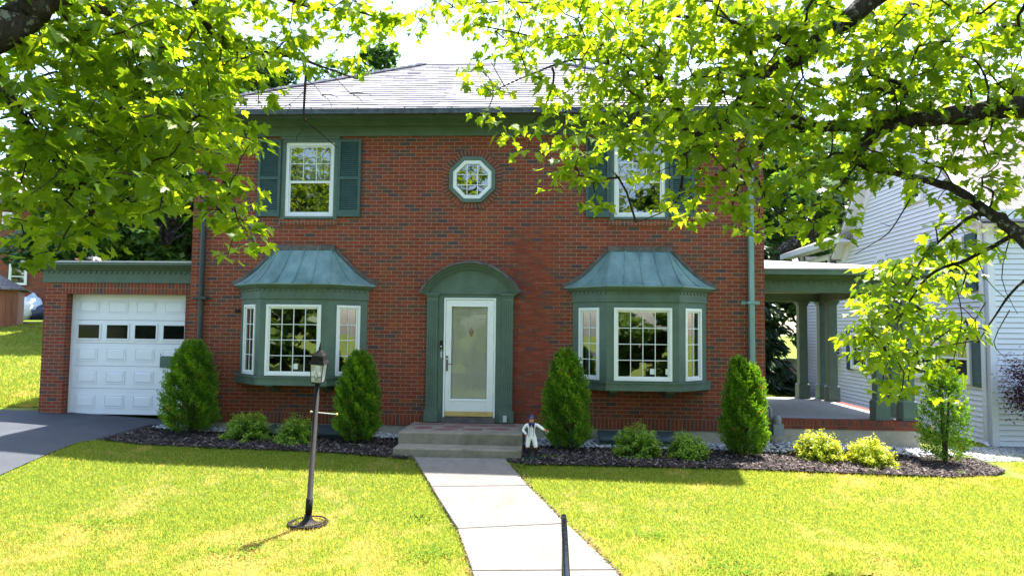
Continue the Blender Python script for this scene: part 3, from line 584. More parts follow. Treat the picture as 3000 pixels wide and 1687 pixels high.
# --- bay windows
def bay(cx):
    hw, hf, p = 1.17, .61, .5
    mb = MB(); P = [np.array([cx-hw, 0, 0]), np.array([cx-hf, -p, 0]), np.array([cx+hf, -p, 0]), np.array([cx+hw, 0, 0])]
    segs = []
    for a, b in zip(P[:-1], P[1:]):
        U = nrm(b-a); N = np.array([U[1], -U[0], 0]); segs.append((a, U, N, np.linalg.norm(b-a)))
    z0, z1 = .62, 2.22
    L = segs[0][3]; wd = .43
    hs = [(L*.5-wd/2-.01, L*.5+wd/2+.0, .70, 1.915), (.125, 1.095, .70, 1.915), (L*.5-wd/2, L*.5+wd/2+.01, .70, 1.915)]
    for (a, U, N, ln), h in zip(segs, hs): wall_grid(mb, a, U, N, 0, ln, z0, z1, [h], .08)
    b_ = mb.build('bay_window', M['green'], house); b_['label'] = 'bay window '+('left' if cx < 0 else 'right')+' of the front door'
    for (a, U, N, ln), h, cl in zip(segs, hs, (2, 4, 2)): window(b_, 'window_frame', a, U, N, h[0]-.005, h[1]+.005, h[2]-.015, h[3]+.01, cl, 4, fr=.045, dep=.022)
    # outline offset helper
    def ring(off): 
        k = off*math.tan(R(41.8)/2); dx = off/math.sin(R(48.2)) if False else off*1.342
        return [np.array([cx-hw-dx, 0, 0]), np.array([cx-hf-k, -p-off, 0]), np.array([cx+hf+k, -p-off, 0]), np.array([cx+hw+dx, 0, 0])]
    def band(mb, off, za, zb, off2=None, m=0):
        A = ring(off); B = ring(off if off2 is None else off2); I = ring(-.02)
        for k in range(3):
            mb.poly([A[k]+Z1*za, A[k+1]+Z1*za, B[k+1]+Z1*zb, B[k]+Z1*zb], m)
            mb.poly([I[k]+Z1*za, I[k+1]+Z1*za, A[k+1]+Z1*za, A[k]+Z1*za], m); mb.poly([B[k]+Z1*zb, B[k+1]+Z1*zb, I[k+1]+Z1*zb, I[k]+Z1*zb], m)
        for k in (0, 3): mb.poly([I[k]+Z1*za, A[k]+Z1*za, B[k]+Z1*zb, I[k]+Z1*zb], m)
    mb = MB()   # cornice
    band(mb, .025, 2.03, 2.06); band(mb, .012, 2.06, 2.20); band(mb, .03, 2.20, 2.245, .085); band(mb, .085, 2.245, 2.295, .11)
    for (a, U, N, ln) in segs:
        k = int(ln/.092)
        for i in range(k):
            u = (i+.5)*ln/k; pts = [(u-.04, 2.205), (u-.03, 2.172), (u, 2.155), (u+.03, 2.172), (u+.04, 2.205)]
            mb.prism(pts, a, U, Z1, N, .01, .026)
    mb.build('cornice', M['green'], b_)
    mb = MB()   # sill apron and floor
    band(mb, .055, .52, .645); band(mb, .075, .645, .665); I = ring(0)
    mb.poly([I[0]+Z1*.53, I[3]+Z1*.53, I[2]+Z1*.53, I[1]+Z1*.53]); mb.poly([q+Z1*.655 for q in ring(-.01)])
    mb.build('bay_sill', M['green'], b_, bevel=.004)
    mb = MB()
    for q in (-.48, .50):
        mb.cut(); mb.prism([(0, .52), (-.34, .52), (-.34, .47), (-.26, .44), (-.1, .40), (0, .36)], (cx+q, 0, 0), Y1, Z1, X1, -.07, .07)
    mb.build('bracket', M['green'], b_, bevel=.005)
    # flared copper roof: plan shrinks from eave to wall, concave profile
    prof = [(0.0, 2.30), (.08, 2.325), (.20, 2.385), (.36, 2.49), (.52, 2.62), (.70, 2.79), (.86, 2.94)]   # (fraction, z)
    E_ = ring(.13); T_ = [np.array([cx-.55, -.012, 0]), np.array([cx-.50, -.06, 0]), np.array([cx+.50, -.06, 0]), np.array([cx+.55, -.012, 0])]
    rows = [[E_[k]*(1-f)+T_[k]*f+Z1*z for k in range(4)] for f, z in [(q[0]/.86, q[1]) for q in prof]]
    mb = MB(); low = [E_[k]+Z1*2.275 for k in range(4)]
    for k in range(3): mb.poly([low[k], low[k+1], rows[0][k+1], rows[0][k]]); mb.poly([low[k]+Y1*.0, np.array([cx, 0, 2.275]), low[k+1]])
    for A, B in zip(rows[:-1], rows[1:]):
        for k in range(3):
            n = 6 if k == 1 else 3
            for i in range(n):
                l = lambda Q, t_: Q[k]*(1-t_)+Q[k+1]*t_
                mb.poly([l(A, i/n), l(A, (i+1)/n), l(B, (i+1)/n), l(B, i/n)])
    rf = mb.build('copper_roof', M['patina'], b_)
    mb = MB()   # standing seams
    for k, t_ in ((0, .5), (1, 0), (1, .25), (1, .5), (1, .75), (1, 1), (2, .5)):
        l = [Q[k]*(1-t_)+Q[k+1]*t_+np.array([0, -.006, .006]) for Q in rows]
        mb.cut(); mb.tube(l, .013, 5)
    mb.build('seam', M['patina'], rf)
    mb = MB()   # brown flashing against the brick, and top cap
    for k, sg in ((0, -1), (3, 1)):
        for A, B in zip(rows[:-1], rows[1:]):
            a, b = A[k], B[k]; mb.hexa([a+[0, -.03, -.01], a+[0, .005, -.01], b+[0, .005, -.01], b+[0, -.03, -.01], a+[sg*.02, -.03, .055], a+[sg*.02, .005, .055], b+[sg*.02, .005, .055], b+[sg*.02, -.03, .055]])
    mb.box(cx-.56, cx+.56, -.075, .004, 2.935, 3.02)
    mb.build('flashing', M['leadedge'], rf)
    mb = MB()   # curtains inside
    for sg in (-1, 1):
        x = cx+sg*1.0; mb.cut()
        for i in range(4):
            xx = x-sg*i*.035; mb.box(xx-.017, xx+.017, .02+.03*math.sin(i*1.9)-.02*i, .03+.03*math.sin(i*1.9)-.02*i, .7, 1.98)
    mb.build('curtain', M['curtain'], b_)
    mb = MB()
    for a_, zz in ((cx+.02 if cx < 0 else cx+.12, .80), (cx+.38, .80) if cx > 0 else (cx+.50, .80)):
        mb.cut(); mb.box(a_, a_+.075, -p+.004, -p+.008, zz, zz+.095)
    mb.build('sticker', M['sticker'], b_)
for c in (-3.05, 3.01): bay(c)

# --- front door and its surround
ds = MB()
for q in (-1, 1):
    c = q*.675
    ds.box(c-.10, c+.10, -.075, 0, .10, 2.10)
    for i in range(5): x = c-.078+i*.039; ds.box(x-.011, x+.011, -.085, -.075, .16, 2.04)
    ds.box(c-.125, c+.125, -.10, 0, -.12, .075); ds.box(c-.115, c+.115, -.09, 0, .075, .10)
    ds.box(c-.115, c+.115, -.09, 0, 2.10, 2.13); ds.box(c-.13, c+.13, -.105, 0, 2.13, 2.17)
    ds.box(q*.515-.06, q*.515+.06, -.04, 0, -.12, 2.17)
ds.box(-.455, .455, -.04, 0, 2.085, 2.17)
surround = ds.build('door_surround', M['green'], house, bevel=.004)
# segmental arched hood
def arc(r, cz, a0, n=20): return [(r*math.sin(-a0+2*a0*i/n), cz+r*math.cos(-a0+2*a0*i/n)) for i in range(n+1)]
hwid = .90; rise = .545; rr_ = (hwid**2+rise**2)/(2*rise); cz0 = 2.19+rise-rr_; a0 = math.asin(hwid/rr_)
mb = MB(); inner = [(x, z) for x, z in arc(rr_-.13, cz0, a0*.965) if z > 2.17]
mb.prism([(-.80, 2.17)]+inner+[(.80, 2.17)], O0, X1, Z1, NF, 0, .05)
def archband(mb, ra, rb, w0, w1, aa=None):
    A = arc(ra, cz0, aa or a0); B = arc(rb, cz0, aa or a0)
    for k in range(len(A)-1):
        g = lambda q, w: X1*q[0]+Z1*q[1]+NF*w
        mb.hexa([g(A[k], w0), g(A[k+1], w0), g(B[k+1], w0), g(B[k], w0), g(A[k], w1), g(A[k+1], w1), g(B[k+1], w1), g(B[k], w1)])
archband(mb, rr_-.15, rr_-.115, 0, .075); archband(mb, rr_-.075, rr_-.035, 0, .15); archband(mb, rr_-.115, rr_-.075, 0, .10); 
for i in range(31):   # dentils
    a = -a0*.93+2*a0*.93*i/30; r0 = rr_-.115; g = lambda r, b, w: X1*(r*math.sin(b))+Z1*(cz0+r*math.cos(b))+NF*w; d = .011
    mb.hexa([g(r0-.028, a-d, .07), g(r0-.028, a+d, .07), g(r0, a+d, .07), g(r0, a-d, .07), g(r0-.028, a-d, .09), g(r0-.028, a+d, .09), g(r0, a+d, .09), g(r0, a-d, .09)])
mb.prism([(-.80, 2.17), (-.21, 2.17), (-.16, 2.20), (-.10, 2.21), (-.07, 2.26), (0, 2.285), (.07, 2.26), (.10, 2.21), (.16, 2.20), (.21, 2.17), (.80, 2.17), (.80, 2.155), (-.80, 2.155)], O0, X1, Z1, NF, .052, .066)
mb.prism(arc(.06, 2.19, 1.5, 10), O0, X1, Z1, NF, .066, .078)
mb.build('pediment', M['green'], surround)
mb = MB(); archband(mb, rr_-.035, rr_-.0, 0, .20); archband(mb, rr_, rr_+.03, 0, .012); mb.build('hood_roof', M['leadedge'], surround)
door = MB()   # storm door frame
def dbox(a, b, c, d, w0=.0, w1=.055, m=0): door.box(a, b, -w1, -w0, c, d, m)
dbox(-.465, -.435, -.03, 2.085, -.02, .065); dbox(.435, .465, -.03, 2.085, -.02, .065); dbox(-.435, .435, 2.055, 2.085, -.02, .065)
dbox(-.43, -.33, -.015, 2.05); dbox(.315, .43, -.015, 2.05); dbox(-.33, .315, 1.93, 2.05); dbox(-.33, .315, .07, .29)
for q in ((-.36, -.335, .25, 1.955), (.32, .345, .25, 1.955), (-.335, .32, 1.93, 1.955), (-.335, .32, .25, .275)): door.box(q[0], q[1], -.062, -.055, q[2], q[3])
sd = door.build('storm_door', M['white'], house, bevel=.003)
mb = MB(); mb.poly([(-.335, -.03, .28), (.32, -.03, .28), (.32, -.03, 1.94), (-.335, -.03, 1.94)]); mb.build('glass', M['doorglass'], sd)
mb = MB(); mb.box(-.43, .43, -.06, -.02, -.015, .07); mb.build('kick_plate', M['brass'], sd)
mb = MB(); mb.box(-.415, -.385, -.066, -.055, .78, .985); mb.lathe((-.40, -.066, 1.03), [(0, -.02), (.018, -.02), (.018, .02), (0, .02)], 10); mb.tube([(-.40, -.06, .91), (-.40, -.10, .91), (-.37, -.105, .905), (-.29, -.10, .90)], .008, 8); mb.build('handle', M['brown'], sd)
mb = MB()
for z in (.45, 1.2, 1.8): mb.cut(); mb.box(.428, .448, -.075, -.062, z-.05, z+.05)
mb.build('hinge', M['white'], sd)
mb = MB()   # panelled inner door
mb.box(-.48, .48, .035, .12, -.1, 2.12)
for q in ((-.28, -.02), (.06, .32)):
    for z0, z1 in ((.15, .72), (.85, 1.72), (1.80, 1.98)):
        a, b = q; mb.box(a, b, .020, .036, z0, z1); mb.box(a+.03, b-.03, .008, .021, z0+.025, z1-.025)
idr = mb.build('inner_door', M['innerdoor'], house, bevel=.006)
mb = MB(); mb.lathe((.02, .012, 1.47), [(0, -.085), (.012, -.07), (.03, -.03), (.04, .0), (.036, .03), (.014, .04), (.02, .06), (.01, .075), (0, .085)], 10); mb.build('knocker', M['brass'], idr, smooth=True)
mb = MB(); mb.box(-.47, .47, -.12, .12, -.145, -.09); mb.box(-.47, .47, -.09, .0, -.09, -.032); mb.build('threshold', M['leadedge'], house, bevel=.004)
mb = MB(); mb.box(-.535, -.485, -.065, -.04, 1.18, 1.32); db = mb.build('doorbell', M['black_metal'], house, bevel=.005)
mb = MB(); mb.lathe((-.51, -.066, 1.215), [(0, -.014), (.014, -.014), (.014, .014), (0, .014)], 10); mb.build('button', M['steel'], db)
mb = MB(); mb.prism([(-.006, 1.0), (.012, 1.03), (.012, 1.12), (0, 1.15), (-.018, 1.11), (-.018, 1.04)], (-.505, 0, 0), X1, Z1, NF, .041, .047); mb.build('door_plaque', M['steel'], house)
mb = MB(); mb.box(.615, .685, -.125, -.10, -.10, .015); mb.build('outlet_cover', M['steel'], house, bevel=.006)

# --- roof
mb = MB(); ex, ey0, ey1, ez = 5.68, -.55, YB+.55, 5.36; sl_ = .59
half = (ey1-ey0)/2; rz = ez+half*sl_; rx = ex-half; ym = (ey0+ey1)/2
for a in ([(-ex, ey0, ez), (ex, ey0, ez), (rx, ym, rz), (-rx, ym, rz)], [(ex, ey0, ez), (ex, ey1, ez), (rx, ym, rz)], [(ex, ey1, ez), (-ex, ey1, ez), (-rx, ym, rz), (rx, ym, rz)], [(-ex, ey1, ez), (-ex, ey0, ez), (-rx, ym, rz)]):
    mb.poly(a)
mb.poly([(-ex, ey0, ez), (-ex, ey1, ez), (ex, ey1, ez), (ex, ey0, ez)])
roof = mb.build('roof', M['slate'], house)
mb = MB()   # individual slates, course by course, on all four slopes
def slope(a, b, up_, inn, n_in):   # a,b eave corners
    U = nrm(b-a); L0 = np.linalg.norm(b-a); Nn = nrm(np.cross(U, up_)); steps = 24; sl_len = half*math.sqrt(1+sl_**2)
    e = sl_len/steps
    for i in range(steps):
        sh = (i/steps)*n_in; x0 = sh; x1 = L0-sh; off = (i % 2)*.13+random.uniform(-.02, .02); x = x0-off
        while x < x1:
            wd = .27*random.uniform(.85, 1.15); xa = max(x, x0-.02); xb = min(x+wd-.004, x1+.02)
            if xb-xa > .03:
                t0 = .026+random.uniform(-.003, .004); P = a+U*xa+up_*(i*e-.012*random.random()); Q = a+U*xb+up_*(i*e-.012*random.random())
                top = up_*(e*1.02)
                mb.hexa([P+Nn*.002, Q+Nn*.002, Q+top+Nn*.001, P+top+Nn*.001, P+Nn*t0, Q+Nn*t0, Q+top+Nn*.004, P+top+Nn*.004])
            x += wd
V3 = lambda *q: np.array(q, float)
slope(V3(-ex, ey0, ez), V3(ex, ey0, ez), nrm((0, 1, sl_)), 0, half); slope(V3(ex, ey0, ez), V3(ex, ey1, ez), nrm((-1, 0, sl_)), 0, half)
slope(V3(-ex, ey1, ez), V3(-ex, ey0, ez), nrm((1, 0, sl_)), 0, half); slope(V3(ex, ey1, ez), V3(-ex, ey1, ez), nrm((0, -1, sl_)), 0, half)
mb.build('slates', M['slate'], roof)
mb = MB()   # hip slates sticking out in a saw-tooth line, and ridge roll
for s1, s2, sy in ((-1, 0, ey0), (1, 0, ey0)):
    A = V3(s1*ex, sy, ez+.02); B = V3(s1*rx, ym, rz+.02); D = (B-A)
    for i in range(26):
        p0 = A+D*(i/26); p1 = A+D*((i+1.25)/26); side = nrm((s1, -1, 0))*.0
        q = nrm(np.cross(nrm(D), (0, 0, 1)))*.09
        mb.hexa([p0-q, p0+q, p1+q*.9, p1-q*.9, p0-q+Z1*.05, p0+q+Z1*.05, p1+q*.9+Z1*.012, p1-q*.9+Z1*.012])
mb.tube([(-rx-.05, ym, rz+.02), (rx+.05, ym, rz+.02)], .03, 6)
mb.build('hip_slates', M['slate'], roof)
mb = MB()   # frieze, crown and soffit, all round
def around(x, y0, y1, z0, z1, t_, x2=None, d=0):
    x2 = x; mb.box(-x, x, y0, y0+t_, z0, z1); mb.box(-x, x, y1-t_, y1, z0, z1); mb.box(-x, -x+t_, y0+t_, y1-t_, z0, z1); mb.box(x-t_, x, y0+t_, y1-t_, z0, z1)
around(XW+.03, -.03, YB+.03, 5.05, 5.27, .06); around(XW+.16, -.16, YB+.16, 5.215, 5.27, .125); around(XW+.22, -.22, YB+.22, 5.27, 5.31, .25)
mb.box(-ex+.03, ex-.03, ey0+.03, ey1-.03, 5.31, 5.35)
mb.build('cornice', M['green'], house)
mb = MB()
for y, x in ((ey0, ex),):
    mb.box(-ex-.02, ex+.02, y-.09, y-.07, 5.285, 5.37); mb.box(-ex-.02, ex+.02, y-.07, y+.02, 5.27, 5.285); mb.tube([(-ex-.02, y-.09, 5.28), (ex+.02, y-.09, 5.28)], .014, 6)
    for i in range(14): xx = -ex+.4+i*.83; mb.box(xx-.008, xx+.008, y-.105, y-.09, 5.262, 5.385)
for sx in (-1, 1): mb.box(sx*(ex+.04)-.05, sx*(ex+.04)+.05, ey0-.05, ey1, 5.285, 5.37)
mb.build('gutter', M['gutter'], house)
# downspouts
mb = MB(); x = -4.965
mb.tube([(x, -.50, 5.27), (x, -.42, 5.12), (x, -.075, 4.92), (x, -.06, 4.7), (x, -.06, 1.25)], .042, 10); mb.tube([(x, -.06, 1.27), (x, -.06, -.32)], .05, 10); mb.box(x-.11, x+.11, -.11, -.001, 2.02, 2.07); mb.box(x-.18, x+.18, -.012, -.002, 2.02, 2.06)
d_ = mb.build('downspout', M['copper_pipe'], house); d_['label'] = 'dark round copper downspout near the garage'
mb = MB(); x = 4.955
mb.box(x-.045, x+.045, -.105, -.012, -.35, 2.02); mb.box(x-.043, x+.043, -.103, -.014, 2.02, 4.88); mb.beam((x, -.06, 4.86), (x, -.48, 5.24), .086, .086); mb.box(x-.075, x+.075, -.115, -.001, 2.02, 2.065); mb.box(x-.16, x+.16, -.012, -.003, 2.01, 2.075)
d_ = mb.build('downspout', M['pipe_green'], house, bevel=.006); d_['label'] = 'pale green square downspout near the porch'
# small hole vent and basement well covers
mb = MB(); mb.box(-4.33, -4.24, -.02, 0, 1.78, 1.84); mb.build('wall_vent', M['black_metal'], house)
for a, b in ((-3.55, -2.12), (2.28, 3.62)):
    mb = MB(); z = -.25; mb.hexa([(a, -.55, z-.07), (b, -.55, z-.07), (b, -.005, z-.01), (a, -.005, z-.01), (a, -.55, z-.03), (b, -.55, z-.03), (b, -.005, z+.03), (a, -.005, z+.03)])
    mb.hexa([(a+.04, -.50, z-.34), (b-.04, -.50, z-.34), (b-.04, -.01, z-.34), (a+.04, -.01, z-.34), (a+.04, -.50, z-.075), (b-.04, -.50, z-.075), (b-.04, -.01, z-.02), (a+.04, -.01, z-.02)])
    o_ = mb.build('window_well_cover', paint('slate_grey_cover', (0.055, 0.085, 0.10), 0.5, 0.2), house, bevel=.006)

# --- garage wing
gy_ = .4; GX0, GX1 = -8.30, -XW; OL, OR = -7.86, -5.50; oz = 2.125
mb = MB(); wall_grid(mb, (0, gy_, 0), X1, NF, GX0, GX1, -.30, 2.60, [(OL, OR, -.30, oz)], .22, 0, 0)
mb.poly([(GX0, 6.4, -.30), (GX0, gy_, -.30), (GX0, gy_, 2.6), (GX0, 6.4, 2.6)]); mb.poly([(GX1, 6.4, -.3), (GX0, 6.4, -.3), (GX0, 6.4, 2.6), (GX1, 6.4, 2.6)])
# raked brick ends along both piers
z = -.19; i = 0
while z < 2.3:
    mb.box(GX0-.008, GX0+.002, gy_-.004, gy_+.2, z, z+.052); i += 1; z += .0677
mb.build('garage_wall', M['brick_plain'], house)
mb = MB(); mb.box(OL-.06, OR+.06, gy_-.008, gy_+.10, oz-.001, 2.335); mb.build('lintel', M['soldier'], house)
mb = MB()   # cornice and roof slab
mb.box(GX0-.03, GX1-.002, gy_-.03, gy_+.05, 2.335, 2.60); mb.box(GX0-.03, GX0+.05, gy_+.05, 6.43, 2.335, 2.60)
for k_, (o1, za, zb) in enumerate(((.10, 2.585, 2.62), (.18, 2.62, 2.655), (.27, 2.655, 2.70))): mb.box(GX0-o1, GX1-.002, gy_-o1, 6.4+o1, za, zb)
for i in range(30):
    u = GX0+.05+i*.105
    if u < GX1-.05: mb.prism([(u-.045, 2.555), (u-.03, 2.52), (u, 2.505), (u+.03, 2.52), (u+.045, 2.555)], (0, gy_, 0), X1, Z1, NF, .03, .046)
mb.build('garage_cornice', M['green'], house, bevel=.006)
mb = MB(); mb.box(GX0-.29, GX1-.002, gy_-.29, 6.7, 2.702, 2.735); mb.build('garage_roof', M['membrane'], house)
mb = MB()   # sectional door
dy = gy_+.20; rowsz = [(-.185, .305), (.311, .735), (.741, 1.175), (1.181, 1.622), (1.628, 2.13)]
colsx = [(-7.735, -7.30), (-7.165, -6.73), (-6.60, -6.165), (-6.03, -5.6)]
for ri, (za, zb) in enumerate(rowsz):
    mb.box(OL+.05, OR-.005, dy, dy+.04, za, zb)
    for (xa, xb) in colsx:
        if ri == 3: continue
        cz_ = (za+zb)/2; h_ = .125
        a, b, c, d = xa+.01, xb-.03, cz_-h_, cz_+h_
        for q in ((a, b, c, c+.018), (a, b, d-.018, d), (a, a+.018, c+.018, d-.018), (b-.018, b, c+.018, d-.018)): mb.box(q[0], q[1], dy-.010, dy, q[2], q[3])
        mb.hexa([(a+.045, dy-.014, c+.045), (b-.045, dy-.014, c+.045), (b-.018, dy, c+.02), (a+.018, dy, c+.02), (a+.045, dy-.014, d-.045), (b-.045, dy-.014, d-.045), (b-.018, dy, d-.02), (a+.018, dy, d-.02)])
    if ri == 3:
        for (xa, xb) in colsx:
            a, b, c, d = xa+.01, xb-.005, 1.27, 1.53
            for q in ((a-.03, b+.03, c-.03, c), (a-.03, b+.03, d, d+.03), (a-.03, a, c, d), (b, b+.03, c, d)): mb.box(q[0], q[1], dy-.02, dy, q[2], q[3])
gd = mb.build('garage_door', M['vinyl'], house, bevel=.002)
mb = MB(); mb.box(OL, OL+.05, dy-.03, dy+.02, -.19, oz); mb.build('garage_door_frame', M['vinyl'], house)
for (xa, xb) in colsx:
    mb = MB(); mb.box(xa+.01, xb-.005, dy-.009, dy-.001, 1.27, 1.53); mb.build('window', bpy.data.materials.get('dark_pane') or paint('dark_pane', (0.006, 0.007, 0.006), 0.08, 0.1, spec=0.28, bump=0), gd)
mb = MB(); mb.prism([(-.20, -.11), (.20, -.11), (.20, .11), (-.18, .11), (-.20, .09)], (-5.86, dy, .835), X1, Z1, NF, .015, .03); mb.tube([(-6.05, dy-.03, .955), (-6.05, dy-.03, .99)], .008, 6); mb.build('door_plate', M['green'], gd)

# --- side porch
PX0, PX1, PY0, PY1, PZ = XW+.004, 8.11, .55, 4.75, -.04
mb = MB(); mb.box(PX0, PX1-.012, PY0+.012, PY1, -1.0, -.21); mb.build('porch_foundation', M['foundation'], house, bevel=.01)
mb = MB()
x = PX0+.2
while x < PX1-.05: mb.box(x+.004, x+.062, PY0, PY0+.20, PZ-.10, PZ, 0); x += .0677
y = PY0+.21
while y < PY1: mb.box(PX1-.20, PX1, y+.004, y+.062, PZ-.10, PZ); y += .0677
x = PX0+.2
while x < PX1: mb.box(x+.004, min(x+.198, PX1), PY0, PY0+.1, PZ-.165, PZ-.108); x += .2032
mb.build('brick_edging', M['one_brick'], house)
mb = MB(); mb.box(PX0, PX1-.006, PY0+.006, PY1, PZ-.17, PZ-.012); mb.build('edging_mortar', M['mortar'], house)
mb = MB(); mb.box(PX0, PX1-.21, PY0+.21, PY1-.01, PZ-.1, PZ+.006); mb.build('porch_floor', M['porchfloor'], house)
def column(cx, cy):
    mb = MB(); z0, z1 = PZ+.002, 2.27
    mb.box(cx-.137, cx+.137, cy-.137, cy+.137, z0, z0+.03); mb.box(cx-.13, cx+.13, cy-.13, cy+.13, z0+.03, z0+.33); 
    mb.hexa([(cx-.13, cy-.13, z0+.33), (cx+.13, cy-.13, z0+.33), (cx+.13, cy+.13, z0+.33), (cx-.13, cy+.13, z0+.33), (cx-.10, cy-.10, z0+.37), (cx+.10, cy-.10, z0+.37), (cx+.10, cy+.10, z0+.37), (cx-.10, cy+.10, z0+.37)])
    mb.box(cx-.097, cx+.097, cy-.097, cy+.097, z0+.37, z1-.10); mb.box(cx-.115, cx+.115, cy-.115, cy+.115, z1-.10, z1-.05); mb.box(cx-.14, cx+.14, cy-.14, cy+.14, z1-.05, z1)
    for a, b in ((cx-.05, cx-.04), (cx+.04, cx+.05)): pass
    mb.build('porch_column', M['green'], house, bevel=.006)
c1, c2 = PX1-.16, PX1-.64
for a, b in ((c1, PY0+.17), (c2, PY0+.17), (c1, PY0+.65), (c1, PY1-.2), (c2, PY1-.2), (c1, PY1-.72)): column(a, b)
mb = MB()
F0, F1 = PY0+.04, PY1-.05; fx = PX1-.04
mb.box(PX0, fx, F0, F0+.24, 2.27, 2.50); mb.box(fx-.24, fx, F0+.24, F1-.24, 2.27, 2.50); mb.box(PX0, fx, F1-.24, F1, 2.27, 2.50)
mb.box(PX0, fx+.05, F0-.05, F1+.05, 2.50, 2.53); mb.box(PX0, fx+.14, F0-.14, F1+.14, 2.53, 2.57); mb.box(PX0, fx+.34, F0-.34, F1+.34, 2.57, 2.655)
for i in range(30):
    u = PX0+.06+i*.105
    if u < fx-.05: mb.prism([(u-.045, 2.47), (u-.03, 2.435), (u, 2.42), (u+.03, 2.435), (u+.045, 2.47)], (0, F0, 0), X1, Z1, NF, 0, .015)
mb.build('porch_beam', M['green'], house, bevel=.006)
mb = MB(); mb.box(PX0+.01, fx-.25, F0+.25, F1-.25, 2.46, 2.495); mb.build('porch_ceiling', M['cream'], house)
mb = MB(); a, b, c, d = PX0, fx+.36, F0-.36, F1+.36; t_ = .29   # low hipped roof leaning on the house
mb.poly([(a, c, 2.66), (b, c, 2.66), (b, c, 2.69), (a, c, 2.69)]); mb.poly([(b, c, 2.66), (b, d, 2.66), (b, d, 2.69), (b, c, 2.69)]); mb.poly([(b, d, 2.66), (a, d, 2.66), (a, d, 2.69), (b, d, 2.69)])
mb.poly([(a, c, 2.69), (b, c, 2.69), (a, c+1.35, 2.69+t_)]); mb.poly([(b, c, 2.69), (b, d, 2.69), (a, d-1.35, 2.69+t_), (a, c+1.35, 2.69+t_)]); mb.poly([(b, d, 2.69), (a, d, 2.69), (a, d-1.35, 2.69+t_)]); mb.poly([(a, c, 2.66), (a, d, 2.66), (b, d, 2.66), (b, c, 2.66)])
mb.build('porch_roof', M['membrane'], house)
# gas meter pipes by the porch corner
gm = MB(); X = 5.40; gm.tube([(X, .38, -.62), (X, .38, .12), (X-.02, .38, .20), (X-.08, .38, .23), (X-.14, .38, .18), (X-.14, .38, .02)], .022, 8); gm.tube([(X, .38, -.03), (X+.16, .38, -.03)], .03, 8)
meter = gm.build('meter_pipe', M['grey_metal'], house, smooth=True)
gm = MB(); gm.lathe((X+.10, .34, -.05), [(0, -.10), (.05, -.09), (.075, -.02), (.075, .04), (.05, .10), (0, .11)], 12); gm.box(X+.02, X+.2, .28, .42, -.30, -.10); gm.build('gas_meter', M['grey_metal'], meter, smooth=False)

# --- front steps
st = thing('front_steps', 'two broad concrete steps with purple flagstones set in the landing', 'steps', (0, -.8, -.47))
mb = MB(); mb.box(-1.0, 1.0, -1.22, -.005, -.80, -.133); mb.build('landing', M['concrete'], st, bevel=.02)
mb = MB(); mb.box(-.985, 1.005, -1.66, -1.222, -.80, -.312); mb.build('step', M['concrete'], st, bevel=.02)
mb = MB()
for cx, cy, rx_, ry_ in ((-.62, -.28, .30, .10), (-.20, -.55, .24, .17), (-.30, -.86, .22, .12), (.18, -.80, .20, .13), (.30, -.35, .30, .12), (.58, -.72, .24, .14), (-.68, -.72, .2, .18), (.72, -.30, .16, .12), (0.0, -.22, .2, .08)):
    mb.cut(); n = 7; a0_ = random.random()*6; pts = [(cx+rx_*random.uniform(.75, 1.1)*math.cos(a0_+6.283*k/n), cy+ry_*random.uniform(.75, 1.1)*math.sin(a0_+6.283*k/n)) for k in range(n)]
    mb.prism(pts, (0, 0, -.133), X1, Y1, Z1, -.01, .004)
mb.build('flagstone', M['flag'], st)
# ------------------------------------------------------------------ neighbouring white house
nb = thing('white_house', 'white clapboard neighbouring house with dark green shutters and a gable facing the porch', 'house', (10.7, 6, -0.8))
XN, NY0, NYM, NY1, NY2, EZ, PZK = 10.7, 2.72, 6.2, 9.6, 13.5, 4.15, 7.55
def gable_y(z):    # extent of the side wall at a height
    if z < EZ: return NY0, (NY2 if z < 4.3 else NY1)
    f = (PZK-z)/(PZK-EZ); return NYM-(NYM-NY0)*f, NYM+(NY1-NYM)*f
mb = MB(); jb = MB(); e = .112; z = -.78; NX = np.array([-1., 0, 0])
while z < PZK-.02:
    a, b = gable_y(z+e*.5)
    for lo, hi in ((a, b),):
        mb.hexa([(XN-.034, lo, z), (XN, lo, z), (XN, hi, z), (XN-.034, hi, z), (XN-.006, lo, z+e-.010), (XN, lo, z+e-.010), (XN, hi, z+e-.010), (XN-.006, hi, z+e-.010)])
    jb.box(XN-.006, XN+.001, lo+.001, hi-.001, z-.009, z+.0005)  # dark strip below each board; the lap's shade is put into its colour
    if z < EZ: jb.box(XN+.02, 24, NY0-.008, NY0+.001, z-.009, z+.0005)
    if z < EZ: mb.hexa([(XN+.02, NY0-.030, z), (24, NY0-.030, z), (24, NY0, z), (XN+.02, NY0, z), (XN+.02, NY0-.008, z+e-.010), (24, NY0-.008, z+e-.010), (24, NY0, z+e-.010), (XN+.02, NY0, z+e-.010)])
    z += e
sd_ = mb.build('siding', M['siding'], nb); jb.build('lap_shade', paint('siding_lap_shade', (0.10, 0.11, 0.15), 0.8, 0.2), sd_)
mb = MB(); mb.box(XN+.03, XN+.3, NY0+.03, NY2-.03, -1.3, -.77); mb.box(XN+.3, 24, NY0+.03, NY0+.3, -1.3, -.77); mb.build('foundation', M['foundation'], nb)
mb = MB()
mb.box(XN-.035, XN+.10, NY0-.035, NY0+.10, -.8, 4.05); mb.box(XN-.03, XN+.05, NY2-.1, NY2, -.8, 4.3)
